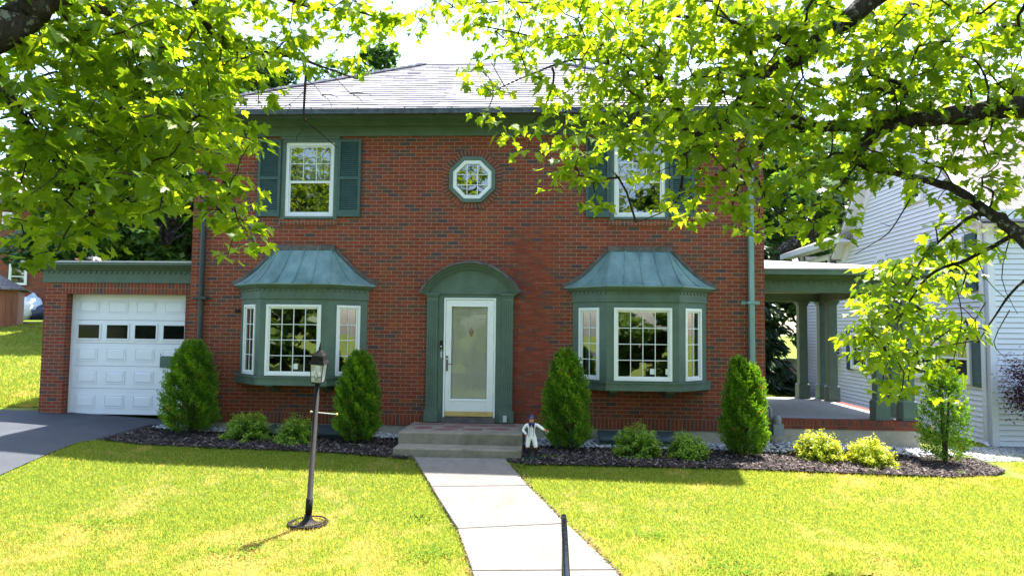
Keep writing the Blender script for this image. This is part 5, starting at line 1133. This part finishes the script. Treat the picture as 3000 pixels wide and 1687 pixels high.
def spruce(x, y, h, cr, label, n=9000, seed=0, group=None):
    r = np.random.default_rng(seed); g = float(gz(x, y)); o = thing('evergreen_tree', label, 'tree', (x, y, g), group)
    mb = MB(); mb.tube([(x, y, g-.2), (x, y, g+h)], [.22, .02], 8); mb.build('trunk', M['bark'], o)
    nb_ = 150; bz = r.uniform(.06, 1, nb_); ba = r.uniform(0, 6.283, nb_); bl = cr*(1-bz*.92)*r.uniform(.75, 1.1, nb_)
    k = r.integers(0, nb_, n); u = r.random(n)**.6; rad = bl[k]*u; sp = (r.random(n)-.5)*.9*(1-u*.6)
    C = np.stack([x+rad*np.cos(ba[k]+sp), y+rad*np.sin(ba[k]+sp), g+bz[k]*h-.28*rad+r.normal(0, .06, n)-.25*r.random(n)**2], -1)
    d = np.stack([np.cos(ba[k]+sp), np.sin(ba[k]+sp), np.full(n, -.7)], -1)+r.normal(0, .3, (n, 3)); d /= np.linalg.norm(d, axis=1)[:, None]
    wv = np.cross(d, rand_dir(n, r)); wv /= np.linalg.norm(wv, axis=1)[:, None]; quads(C, d*.17, wv*.045, M['needle'], 'crown', o, r.random(n)); return o

# ------------------------------------------------------------------ shrubs of the front bed
arborvitae(-4.84, -.50, 1.58, .78, 'stout dense arborvitae between the garage door and the left bay window', seed=1)
arborvitae(-1.80, -.72, 1.50, .63, 'dark arborvitae under the right edge of the left bay window', seed=2)
arborvitae(1.74, -.80, 1.60, .64, 'upright green arborvitae next to the lawn statue and right bay window', seed=3, lean=-.05)
arborvitae(4.60, -.85, 1.56, .60, 'two-tipped arborvitae in front of the pale green downspout', 2, seed=4)
arborvitae(7.86, -.62, 1.62, .66, 'thin straggly sunlit arborvitae beyond the porch corner', 2, seed=5, thin=True)
bush(-3.68, -.80, .46, .78, 'feathery green shrub, first to the right of the garage-side arborvitae', seed=11)
bush(-2.82, -.88, .43, .70, 'green shrub behind the lamp post under the left bay window', seed=12)
bush(2.83, -1.10, .50, .76, 'green shrub with loose upright tips under the right bay window', seed=13)
bush(3.62, -1.14, .40, .62, 'smaller compact green shrub beside the two-tipped arborvitae', seed=14)
bush(5.78, -.80, .44, .74, 'bright golden shrub with spiky tips nearer the meter pipe', 'goldleaf', seed=15)
bush(6.50, -1.02, .43, .74, 'rounded golden shrub in front of the porch columns', 'goldleaf', seed=16)
bush(-4.15, -.28, .20, .26, 'tiny green shrub against the brick base course', n=500, seed=17)
bush(6.95, 5.6, .55, .5, 'small weedy plant growing behind the porch floor', 'weed', n=250, leafs=.03, seed=18)
bush(8.95, 3.6, .35, .7, 'low weedy plant between the porch and the white house', 'weed', n=320, leafs=.03, seed=19)
def weed(x, y, s, label, n=9, seed=0):
    r = np.random.default_rng(seed); g = float(gz(x, y))+.02; mb = MB()
    for i in range(n):
        a = r.uniform(0, 6.28); L = s*r.uniform(.6, 1.2); c = np.array([x+r.normal(0, s*.5), y+r.normal(0, s*.35), g]); t_ = np.array([math.cos(a), math.sin(a), r.uniform(.25, .9)]); w_ = nrm(np.cross(t_, (0, 0, 1)))*L*.22
        mid = c+t_*L*.5; e = c+t_*L-[0, 0, L*.25]; mb.poly([c, mid-w_, e, mid+w_])
    tag(mb.build('weed', M['weed']), label, 'weed', 'small weeds in the mulch')
weed(1.42, -1.50, .10, 'leafy weed sprouting just right of the statue base', 12, 1); weed(1.72, -1.38, .09, 'broad-leaved weed at the foot of the arborvitae by the statue', 5, 2)
weed(1.02, -1.92, .08, 'light green weed at the corner of walk and steps', 12, 3); weed(6.30, -1.48, .07, 'small yellow-green weed below the rounded golden shrub', 8, 4)
weed(7.75, -1.42, .08, 'weed in the shade of the straggly arborvitae', 9, 5); weed(5.55, -1.50, .05, 'tiny weed below the spiky golden shrub', 6, 6); weed(2.35, -1.62, .05, 'tiny weed midway along the mulch under the right bay', 5, 7)
weed(-3.3, -1.35, .04, 'tiny seedling in the dark mulch left of the lamp post', 5, 8)

# purple maple at the right edge
r = np.random.default_rng(5); px_, py_ = 11.55, 1.9; g = float(gz(px_, py_)); pm_ = thing('purple_maple', 'small dark purple-leaved tree against the white house at the right edge', 'tree', (px_, py_, g))
mb = MB(); br_ = []
mb.tube([(px_, py_, g-.1), (px_-.02, py_, g+.5), (px_-.18, py_, g+.95)], [.035, .028, .022], 8)
for i in range(16):
    a = r.uniform(0, 6.28); e = np.array([px_-.15+.62*math.cos(a)*r.uniform(.3, 1), py_+.5*math.sin(a), g+r.uniform(.75, 1.75)]); br_.append(e); mb.tube([(px_-.1, py_, g+r.uniform(.6, .95)), (e+[px_-.15, py_, g+.9])/2, e], [.014, .010, .004], 5, caps=False)
mb.build('trunk', M['bark'], pm_)
C = np.array(br_)[r.integers(0, 16, 11000)]+r.normal(0, .16, (11000, 3))*[1, 1, .8]; leafcloud(C, .030, M['purple'], 'crown', pm_, .6, None, .4, None, r)

# ------------------------------------------------------------------ grass
def lawn_noise(x, y): return .5+.5*np.sin(x*1.7+np.sin(y*2.1))*np.sin(y*1.3+np.sin(x*1.1))
def blades(x, y, hgt, wd, name, label, seed=0):
    r = np.random.default_rng(seed); n = len(x); z = gz(x, y)-.005; a = r.uniform(0, 6.283, n); ln = r.normal(0, .38, (n, 2)); h = hgt*r.uniform(.45, 1.25, n)
    B = np.stack([x, y, z], -1); T = B+np.stack([ln[:, 0]*h, ln[:, 1]*h, h], -1); W = np.stack([np.cos(a), np.sin(a), np.zeros(n)], -1)*(wd*r.uniform(.6, 1.3, n))[:, None]
    return stuff(mesh_np(name, np.stack([B-W, B+W, T], 1).reshape(-1, 3), 3, M['grass'], r.random(n)), label, 'grass')
n = 620000; X = rng.uniform(-8.5, 11.5, n); Y = -1.45-(rng.random(n)**1.25)*6.2
k = ~in_walk(X, Y) & (X > drive_r(Y)+rng.normal(0, .02, n)) & ~((X > -.99) & (X < 1.02) & (Y > -1.70))
k &= ~((X > -5.9) & (X < 8.8) & (Y > np.where(np.abs(X-.05) < .8, -1.72, mulch_front(X))+rng.normal(0, .015, n)-.01))
k &= np.abs(X-1.43)*1.0 < (Y+12.23)*.86+.6
X, Y = X[k], Y[k]; blades(X, Y, .042, .0042, 'grass', 'short mown grass of the front lawn', 1)
n = 70000; X = rng.uniform(8.2, 13.5, n); Y = rng.uniform(-2.0, 2.4, n); k = ((X-8.9)**2*1.0+(Y+.2)**2*.6 > .05) & (Y < -.2+(X-9.0)*.35+.3) & ((X > 8.9)|(Y < -1.3)); blades(X[k], Y[k], .04, .004, 'grass', 'grass strip beside the white house', 2)
n = 150000; Y = .9+rng.random(n)**1.5*24; X = rng.uniform(-1, 0, n)*(Y*.55+4)-8.3; k = (X < -8.55) & (X < np.interp(Y, [0, .62, 1.2], [-9.6, -9.2, -8.4])); blades(X[k], Y[k], .06, .009, 'grass', 'sunlit grass of the left back lawn', 3)
n = 9000; X = rng.uniform(9.2, 10.6, n); Y = rng.uniform(.8, 12, n); blades(X, Y, .05, .006, 'grass', 'sparse grass between porch and white house', 4)
n = 30000; X = rng.uniform(2, 10.4, n); Y = rng.uniform(8, 20.9, n); blades(X, Y, .08, .012, 'grass', 'back garden grass behind the porch', 5)
# gravel strip by the white house
n = 2600; px = rng.uniform(8.9, 12.5, n); py = .3+(px-9)*.55+rng.uniform(-.2, 1.3, n); py = np.minimum(py, 2.65); S = rng.uniform(.012, .03, n)[:, None]*rng.uniform(.7, 1.3, (n, 3))*[1.1, 1, .7]; T = ico[np.array(icf)].reshape(-1, 3)[None]*S[:, None]+np.stack([px, py, gz(px, py)+.01], -1)[:, None]
stuff(mesh_np('gravel', T.reshape(-1, 3), 3, M['stone'], np.repeat(rng.random(n)*.7, len(icf))), 'grey gravel at the foot of the white house wall', 'gravel')
Pc = []
for cx0, cy0, rr0_, k in ((-1.9, -4.9, .55, 260), (.15, -4.7, .4, 180), (3.4, -4.75, .7, 380), (2.6, -3.9, .25, 90), (5.2, -4.3, .35, 120), (-3.9, -4.3, .45, 160), (4.6, -4.9, .4, 150), (-.2, -3.6, .2, 60)):
    Pc.append(np.stack([cx0+rng.normal(0, rr0_*.5, k), cy0+rng.normal(0, rr0_*.35, k)], -1))
Pc = np.concatenate(Pc); Pc = Pc[~in_walk(Pc[:, 0], Pc[:, 1])]; C = np.stack([Pc[:, 0], Pc[:, 1], gz(Pc[:, 0], Pc[:, 1])+rng.uniform(.03, .05, len(Pc))], -1)
stuff(leafcloud(C, .016, M['weed'], 'clover', None, 1.6, None, .75), 'broad-leaved clover patches in the front lawn', 'clover')
tt = rng.random(1500); sd_ = rng.random(1500) < .8; yw = -1.9-tt*3.6; xe = np.where(sd_, np.interp(-yw, [-a[1] for a in WR], [a[0] for a in WR]), np.interp(-yw, [-a[1] for a in WL], [a[0] for a in WL]))
amp = (.5+.5*np.sin(yw*3.1+sd_*2))**2; xw = xe+np.where(sd_, 1, -1)*rng.normal(.035, .03, 1500)*(.15+amp); n = 1500
a = rng.uniform(0, 6.28, n); C = np.stack([xw, yw, gz(xw, yw)+.04+rng.uniform(0, .012, n)], -1); U = np.stack([np.cos(a), np.sin(a), rng.normal(0, .3, n)], -1)*rng.uniform(.006, .018, n)[:, None]; Vv = np.stack([-np.sin(a), np.cos(a), rng.normal(0, .4, n)], -1)*rng.uniform(.004, .010, n)[:, None]
t = NT('garden_soil'); t.bsdf(t.ramp(t.attr('rnd'), [(0, (0.07, 0.05, 0.03)), (1, (0.22, 0.16, 0.10))]), 0.95, None, 0.1)
stuff(mesh_np('soil_crumbs', np.stack([C-U-Vv, C+U-Vv, C+U+Vv, C-U+Vv], 1)[:650].reshape(-1, 3), 4, t.m, rng.random(650)), 'brown soil crumbs along the edges of the front walk', 'soil')

# ------------------------------------------------------------------ background trees
broad_tree('leafy_tree', 'dense dark green tree rising behind the garage roof', -13.0, 12.3, 9.0, 3.6, .0, 36000, .135, seed=21, group='trees behind the houses')
broad_tree('leafy_tree', 'tall dark tree behind the left corner of the brick house', -13.6, 18.5, 13.5, 5.0, .1, 22000, .15, seed=22, group='trees behind the houses')
broad_tree('leafy_tree', 'tall tree showing above the left slope of the slate roof', -6.5, 20, 15.5, 4.2, .3, 12000, .17, seed=23, group='trees behind the houses')
broad_tree('leafy_tree', 'broad dark tree filling the gap between the pinkish building and the brick house', -17.5, 17.5, 12.5, 5.0, .05, 22000, .16, seed=29, group='trees behind the houses')
broad_tree('leafy_tree', 'bluish far tree at the left edge above the pinkish building', -22, 30, 15, 6.5, .2, 9000, .25, seed=24, group='trees behind the houses')
broad_tree('leafy_tree', 'shaded tree between the brick house and the white house', 12.6, 18.2, 11.5, 3.6, .04, 18000, .14, seed=25, group='trees behind the houses')
broad_tree('leafy_tree', 'dark tree whose crown fills the gap right of the slate roof', 12.5, 24, 15.5, 5.2, .2, 11000, .19, seed=26, group='trees behind the houses')
broad_tree('leafy_tree', 'tree showing over the right end of the slate roof', 5.5, 21, 13.4, 3.6, .35, 10000, .17, seed=27, group='trees behind the houses')
broad_tree('leafy_tree', 'tall tree behind the white house roof', 20, 26, 16, 6, .25, 9000, .22, seed=28, group='trees behind the houses')
spruce(8.9, 13.2, 6.8, 1.75, 'dark drooping evergreen seen through the porch opening', 16000, 31, 'evergreens behind the porch')
spruce(8.9, 18.0, 9, 2.6, 'dark evergreen behind the porch wall, against the brick house edge', 14000, 32, 'evergreens behind the porch')
ft = thing('leaning_tree', 'dark leaning tree trunk behind the white house eave', 'tree', (9.9, 17.2, -.6))
mb = MB(); A = at(1950, 640, 17.2); B = at(2075, 560, 17.2); C_ = at(2200, 430, 17.0); mb.tube([(A[0]-.6, 17.2, -.6), (A[0]-.35, 17.2, (A[2]-.6)/2), A, B, C_], [.34, .3, .27, .24, .16], 10); mb.build('trunk', M['bark'], ft, smooth=True)
for i, (x, y, h, c_, s) in enumerate(((-21, -26, 5.5, 3.2, 71), (-16, -25, 6, 3.3, 72), (-11, -26, 5, 3.0, 73), (-6.5, -27, 6.5, 3.2, 74), (4.5, -27, 5.5, 3.0, 75), (9, -26, 6.5, 3.0, 76), (-1, -28, 5, 2.8, 77), (14, -27, 6, 3.2, 78))):
    broad_tree('hedge_tree', ['first', 'second', 'third', 'fourth', 'fifth', 'sixth', 'seventh', 'eighth'][i]+' low bushy tree of the row mirrored in the bay windows', x, y, h, c_, -.05, 9000, .20, 'midleaf', s, 'low trees across the street')
# trees across the street, behind the camera (mirrored in the window panes)
for i, (x, y, h, c_, s) in enumerate(((-16, -33, 15.5, 5.5, 41), (-6, -32, 14, 5, 42), (2, -35, 16, 5.5, 43), (9.5, -31, 14.5, 5, 44), (18, -34, 15, 5.5, 45), (-27, -36, 13, 6, 46), (28, -36, 13, 6, 47))):
    broad_tree('street_tree', ['first', 'second', 'third', 'fourth', 'fifth', 'sixth', 'seventh'][i]+' leafy tree across the street, mirrored in the windows', x, y, h, c_, .08, 6500, .24, 'midleaf', s, 'trees across the street')
# ------------------------------------------------------------------ the two street maples whose boughs overhang the view
HALF = np.array([(0, 0), (.17, -.08), (.36, -.03), (.26, .10), (.42, .17), (.60, .30), (.48, .35), (.55, .50), (.39, .45), (.21, .41), (.28, .60), (.155, .66), (.19, .79), (.075, .80), (0, 1.02)])
def maple_leaves(C, D, N, S, rnd, parent, name='crown'):
    """C leaf base, D midrib direction, N blade normal, S size; two concave halves per leaf, folded along the midrib"""
    n = len(C); X = np.cross(D, N); X /= np.linalg.norm(X, axis=1)[:, None]; N = np.cross(X, D)
    fold = rng.uniform(.05, .45, n)[:, None]; droop = rng.uniform(.0, .35, n)[:, None]
    out = []
    for s in (1, -1):
        h = HALF if s > 0 else HALF[::-1]
        P = C[:, None]+S[:, None, None]*(X[:, None]*(h[:, 0]*s)[None, :, None]+D[:, None]*(h[:, 1])[None, :, None]+N[:, None]*((h[:, 0]**1)[None, :, None]*fold[:, None]-(h[:, 1]**2)[None, :, None]*droop[:, None]))
        out.append(P)
    V = np.stack(out, 1).reshape(-1, 3); return mesh_np(name, V, len(HALF), M['mapleleaf'], np.repeat(rnd, 2), parent)

def grow(limbs, targets, parent, nleaf, size, seed):
    """targets: twig ends; each joins the nearest existing wood by a slender bent branchlet"""
    r = np.random.default_rng(seed)
    nodes = []; par = []; isl = []
    for pts, rad in limbs:
        pts = [np.asarray(p, float) for p in pts]
        for a, b in zip(pts[:-1], pts[1:]):
            k = max(2, int(np.linalg.norm(b-a)/.12))
            for i in range(k): nodes.append(a+(b-a)*i/k); isl.append(1)
        nodes.append(pts[-1]); isl.append(1)
    nodes = list(nodes); L0 = len(nodes); par = [-1]*L0
    A = np.array(nodes); d0 = np.array([np.min(np.linalg.norm(A-t, axis=1)) for t in targets]); order = np.argsort(d0)
    buf = np.zeros((L0+len(targets)*4, 3)); buf[:L0] = A; cnt = L0; depth = np.zeros(len(buf)); chains = []
    for o in order:
        t_ = targets[o]; dd = np.linalg.norm(buf[:cnt]-t_, axis=1)+.35*depth[:cnt]; j = int(np.argmin(dd)); a = buf[j]; v = t_-a; L = np.linalg.norm(v)
        side = r.normal(0, .10, 3)*L; p1 = a+v*.33+side+[0, 0, .06*L]; p2 = a+v*.68+side*.7+[0, 0, .05*L]; ids = [j]
        for p in (p1, p2, t_):
            buf[cnt] = p; depth[cnt] = depth[j]+L/3*len(ids); par.append(ids[-1]); ids.append(cnt); cnt += 1
        chains.append(ids)
    w_ = np.ones(cnt)
    for i in range(cnt-1, L0-1, -1): w_[par[i]] += w_[i]*.999
    mb = MB(); rad = lambda i: .0018+.0016*math.sqrt(w_[i]) if i >= L0 else .004+.0016*math.sqrt(max(1, w_[i]))
    for ids in chains: mb.tube([buf[i] for i in ids], [min(rad(ids[1])*1.15, .03)]+[min(rad(i), .03) for i in ids[1:]], 5, caps=False)
    mb.build('twigs', M['twig'], parent, smooth=True, uv=False)
    Cs, Ds, Ns, Ss = [], [], [], []
    for ids in chains:
        a, b = buf[ids[2]], buf[ids[3]]; L = b-a; k = nleaf+r.integers(-2, 3)
        for i in range(k):
            u = r.uniform(.0, 1.1); p = a+L*u+r.normal(0, .04, 3)*[1, 1, .4]; az = r.uniform(0, 6.283)
            pet = np.array([math.cos(az), math.sin(az), r.uniform(-.35, .12)])*r.uniform(.05, .15)
            D = np.array([math.cos(az)+r.normal(0, .3), math.sin(az)+r.normal(0, .3), r.uniform(-1.0, .05)*(1 if r.random() < .7 else 1.8)]); D /= np.linalg.norm(D)
            Nn = np.array([r.normal(0, .42), r.normal(0, .42), 1.0]); Cs.append(p+pet); Ds.append(D); Ns.append(Nn/np.linalg.norm(Nn)); Ss.append(size*r.choice([.55, .8, 1.0, 1.15, 1.35], p=[.15, .25, .3, .2, .1]))
    Cs, Ds, Ns, Ss = map(np.array, (Cs, Ds, Ns, Ss)); maple_leaves(Cs, Ds, Ns, Ss, np.clip(r.normal(.5, .25, len(Cs)), 0, 1), parent)
    return len(Cs)

GRID = [  # leafiness of the overhanging boughs, coarse cells of 60 px across and down (0 bare .. 9 dense)
"9899999989755544437888899999999999999999999",
"9999899998644554432246789899999999999999899",
"9999999999643443000125678999999999999999999",
"8999999999732200000133456899999999999998999",
"8899998999200000000022346899999998887778878",
"6899999988600000000023467887788888777766666",
"6788777765420000000000267665566777776666555",
"7888888763300000000000065313445667765545345",
"7888888655500000000000032203344556551033335",
"7778762226510000000000000000334543532003232",
"2234300004410000000000000000200000330035543",
"0000000001000000000000000000000000003899522",
"0000000000000000000000000000000000007996421",
"0000000000000000000000000000000000018986502",
"0000000000000000000000000000000000017987400",
"0000000000000000000000000000000000006975100",
"0000000000000000000000000000000000002642000"]
def depthY(px, py, side):
    if side < 0: return np.interp(px, [0, 400, 700, 1010], [-7.6, -7.0, -6.0, -5.0])
    b = np.interp(px, [1020, 1400, 1800, 2200, 2576], [-4.7, -5.4, -6.6, -6.2, -5.9])
    if py > 640: b = -5.3
    return b
def targets_for(side, seed, dens):
    r = np.random.default_rng(seed); out = []
    for j, row in enumerate(GRID):
        for i, ch in enumerate(row):
            v = int(ch); px = i*60; py = j*60
            if v == 0 or (side < 0) != (i < 17): continue
            Y = depthY(px+30, py+30, side); d = Y+12.23; k = dens*(v/9)**1.35*(d/5.5)**1.55
            k = int(k)+(r.random() < k-int(k))
            for _ in range(k):
                x = px+r.uniform(0, 60); y = py+r.uniform(0, 60)-12; yy = Y+r.uniform(-.55, 1.15)*(1 if v > 5 else .6)
                out.append(at(x, y, min(yy, -4.25)))
    return out
def over(x0, x1, y0, y1, z0, z1, n, r):   # boughs above the frame
    return [np.array([r.uniform(x0, x1), r.uniform(y0, y1), r.uniform(z0, z1)]) for _ in range(n)]
def top_z(x, y): return 1.55+(y+12.23)*.50   # height of the upper edge of view at that distance

def in_view(p, m=110):
    d = p-CAM; z = d@fw; return z > 0 and -m < CX+F*(d@r2)/z < 3000+m and -m < CY-F*(d@u2)/z < 1687+m
# left maple
g = float(gz(-4.2, -8.3)); m1 = thing('maple_tree', 'left street maple whose dense boughs overhang the garage side of the view', 'tree', (-4.2, -8.3, g), 'street maples overhanging the view')
limbs = [
 ([(-4.2, -8.3, g+2.3), at(-60, 120, -8.0), at(40, 55, -7.9), at(110, 10, -7.8), at(230, -60, -7.5), at(420, -140, -6.9), (-.6, -6.2, 5.4)], [.20, .13, .105, .095, .085, .06, .03]),
 ([at(40, 55, -7.9), at(140, 20, -7.4), at(290, 40, -7.0), at(330, 190, -6.6), at(400, 330, -6.3), at(470, 395, -6.1), at(560, 450, -6.0), at(600, 560, -5.9)], [.05, .042, .034, .028, .022, .018, .012, .006]),
 ([at(420, -140, -6.9), at(520, 60, -6.3), at(565, 100, -6.0), at(650, 133, -5.7), at(740, 142, -5.5), at(800, 165, -5.3), at(900, 200, -5.1)], [.05, .034, .030, .026, .022, .012, .005]),
 ([at(420, -140, -6.9), at(640, -40, -6.0), at(800, 20, -5.5), at(900, 30, -5.2), at(985, 60, -5.0)], [.05, .035, .022, .014, .006]),
 ([(-4.2, -8.3, g+3.2), (-4.0, -8.0, 4.2), (-3.4, -7.0, 5.8), (-2.6, -6.2, 6.9)], [.16, .13, .09, .04]),
 ([at(-60, 120, -8.0), at(60, 300, -7.6), at(170, 430, -7.3), at(230, 540, -7.1)], [.05, .03, .018, .006]),
]
mb = MB(); mb.tube([(-4.2, -8.3, g-.3), (-4.22, -8.3, g+.5), (-4.2, -8.3, g+2.3), (-4.2, -8.3, g+3.3), (-4.5, -8.6, g+5.0), (-4.6, -8.8, g+7)], [.42, .30, .26, .22, .16, .08], 14); mb.build('trunk', M['bark'], m1, smooth=True)
def smooth_poly(p, n=5):
    p = [np.asarray(q, float) for q in p]; out = []
    for i in range(len(p)-1):
        p0, p1, p2, p3 = p[max(i-1, 0)], p[i], p[i+1], p[min(i+2, len(p)-1)]
        for k in range(n):
            t_ = k/n; out.append(.5*((2*p1)+(-p0+p2)*t_+(2*p0-5*p1+4*p2-p3)*t_**2+(-p0+3*p1-3*p2+p3)*t_**3))
    return out+[p[-1]]
def add_limbs(limbs, parent):
    for pts, rad in limbs:
        sp = smooth_poly(pts); rr2 = np.interp(np.linspace(0, len(rad)-1, len(sp)), range(len(rad)), rad)*np.random.default_rng(len(sp)).uniform(.92, 1.1, len(sp))
        mb = MB(); mb.tube([q+np.random.default_rng(i).normal(0, 1, 3)*rr2[i]*.12 for i, q in enumerate(sp)], rr2, 10); mb.build('limb', M['bark'], parent, smooth=True)
add_limbs(limbs, m1)
r = np.random.default_rng(3)
tg = targets_for(-1, 51, 4.4)
up_ = [p for p in over(-5.5, .1, -8.2, -4.4, 3.5, 6.6, 480, r) if p[2] > top_z(p[0], p[1])+.15]
up_ += [p for p in over(-8.5, -1.5, -11, -5.0, 2.2, 7.2, 900, r) if not in_view(p) and np.hypot(p[0]+4.2, p[1]+8.3) < 4.2]
n1 = grow(limbs, tg+up_, m1, 9, .116, 61)
# bare twig hanging in front of the roof
mb = MB(); tw = [(770, 150), (768, 205), (766, 262), (770, 320)]; q = [at(a, b, -5.4) for a, b in tw]
def twig(p, r0=.008, r1=.003): mb.cut(); mb.tube(smooth_poly([at(*a) for a in p], 3), np.linspace(r0*1.5, r1*1.6, (len(p)-1)*3+1), 5)
twig([(745, 142, -5.5), (768, 165, -5.45), (766, 240, -5.4), (764, 290, -5.4), (770, 305, -5.4)], .012, .006); twig([(770, 305, -5.4), (800, 330, -5.4), (848, 322+50, -5.4)], .005, .003)
twig([(769, 302, -5.4), (760, 330, -5.4), (748, 342, -5.4), (746, 356, -5.4)], .004, .002)
for a, b, c, d in ((766, 230, 730, 262), (730, 262, 722, 285), (730, 262, 700, 280), (767, 200, 810, 240), (810, 240, 835, 270), (810, 240, 850, 246), (764, 180, 715, 215), (800, 165, 880, 235), (880, 235, 915, 262), (880, 235, 935, 240)): twig([(a, b, -5.4), ((a+c)/2+4, (b+d)/2-3, -5.4), (c, d, -5.38)], .003, .0016)
for a, b, c, d in ((420, 560, 470, 590), (470, 590, 500, 612), (470, 590, 462, 618), (440, 600, 425, 625)): twig([(a, b, -6.2), ((a+c)/2, (b+d)/2-5, -6.2), (c, d, -6.2)], .004, .0018)
mb.build('bare_twig', M['twig'], m1)

# right maple
g = float(gz(6.9, -7.2)); m2 = thing('maple_tree', 'right street maple with long lichened limbs over the porch side of the view', 'tree', (6.9, -7.2, g), 'street maples overhanging the view')
mb = MB(); mb.tube([(6.9, -7.2, g-.3), (6.9, -7.2, g+.5), (6.85, -7.2, g+2.5), (6.8, -7.1, g+4.0), (6.9, -7.1, g+6.5)], [.48, .34, .29, .25, .10], 14); mb.build('trunk', M['bark'], m2, smooth=True)
limbs2 = [
 ([(6.8, -7.1, g+4.3), at(2700, 255, -6.5), at(2576, 268, -6.4), at(2400, 292, -6.3), at(2300, 303, -6.3), at(2210, 318, -6.2), at(2060, 318, -6.0), at(1965, 335, -5.9), at(1880, 395, -5.8), at(1800, 440, -5.6)], [.14, .10, .088, .078, .066, .056, .048, .038, .024, .010]),
 ([at(2210, 318, -6.2), at(2165, 372, -6.15), at(2130, 388, -6.1)], [.055, .052, .050]),
 ([(6.8, -7.1, g+2.9), at(2680, 650, -6.3), at(2560, 585, -6.1), at(2480, 530, -6.0), at(2390, 470, -5.9), at(2270, 440, -5.9), at(2190, 425, -6.0), at(2130, 395, -6.1)], [.10, .072, .058, .048, .038, .030, .026, .022]),
 ([(6.8, -7.1, g+4.6), at(2420, -160, -6.7), at(2250, -40, -6.7), at(2100, 70, -6.6), at(2030, 130, -6.5), at(1940, 180, -6.4), at(1890, 200, -6.3), at(1850, 280, -6.2), at(1790, 330, -6.1), at(1735, 345, -6.0), at(1715, 300, -5.95), at(1700, 270, -5.9), at(1665, 200, -5.8), at(1630, 150, -5.6), at(1500, 130, -5.2), at(1330, 90, -4.9), at(1180, 60, -4.7)], [.15, .10, .085, .072, .066, .058, .054, .050, .048, .046, .034, .030, .024, .02, .014, .009, .005]),
 ([at(1665, 200, -5.8), at(1560, 170, -5.5), at(1450, 150, -5.2), at(1330, 190, -5.0), at(1240, 230, -4.8)], [.02, .015, .012, .008, .004]),
 ([at(2060, 318, -6.0), at(1985, 290, -6.0), at(1960, 240, -5.95), at(1955, 215, -5.9)], [.035, .026, .020, .014]),
 ([at(2250, 312, -6.25), at(2275, 250, -6.2), at(2270, 215, -6.15), at(2190, 190, -6.1)], [.03, .024, .020, .010]),
 ([at(1735, 345, -6.0), at(1720, 400, -5.9), at(1715, 460, -5.8), at(1690, 520, -5.6), at(1600, 560, -5.4)], [.030, .018, .012, .008, .003]),
 ([at(2560, 585, -6.1), at(2440, 650, -5.7), at(2330, 700, -5.5), at(2230, 860, -5.3)], [.024, .017, .013, .006]),
 ([at(2480, 530, -6.0), at(2420, 560, -5.8), at(2330, 640, -5.5), at(2280, 720, -5.4)], [.022, .015, .011, .006]),
 ([at(2680, 650, -6.3), at(2560, 720, -5.8), at(2500, 800, -5.6), at(2460, 860, -5.5)], [.030, .012, .008, .004]),
 ([(6.85, -7.1, g+5.2), (5.6, -6.6, 5.4), (4.0, -6.0, 6.0), (2.4, -5.4, 6.2)], [.14, .10, .06, .03]),
 ([at(2030, 130, -6.5), at(1860, 60, -6.0), at(1700, 40, -5.5), at(1480, 20, -5.0), at(1250, 5, -4.8), at(1080, 30, -4.7)], [.04, .026, .018, .012, .008, .004]),
]
add_limbs(limbs2, m2)
tg = targets_for(1, 52, 4.0)
up_ = [p for p in over(1.8, 7.2, -8.0, -4.9, 3.2, 6.4, 330, r) if p[2] > top_z(p[0], p[1])+.15]
up_ += [p for p in over(4.0, 10.5, -10.5, -4.6, 2.0, 7.5, 700, r) if not in_view(p) and np.hypot(p[0]-6.9, p[1]+7.2) < 4.0]
n2 = grow(limbs2, tg+up_, m2, 9, .100, 62)
mb = MB()
twig([(1640, 205, -5.6), (1560, 270, -5.5), (1480, 340, -5.45), (1400, 365, -5.4)], .006, .002); twig([(1615, 215, -5.6), (1590, 290, -5.5), (1570, 330, -5.5)], .004, .002)
twig([(2290, 500, -5.7), (2240, 580, -5.6), (2200, 610, -5.6), (2150, 640, -5.6)], .005, .002); twig([(2240, 570, -5.6), (2215, 560, -5.6)], .002, .001)
for p in ([(2480, 760), (2440, 830), (2420, 900)], [(2400, 700), (2420, 800), (2400, 900), (2410, 940)], [(2540, 600), (2520, 700), (2560, 790)], [(2540, 780), (2500, 860), (2530, 900)], [(2450, 620), (2480, 700), (2540, 760)]): twig([(a, b, -5.5) for a, b in p], .004, .0015)
mb.build('bare_twig', M['twig'], m2)
print('LEAVES', n1, n2)
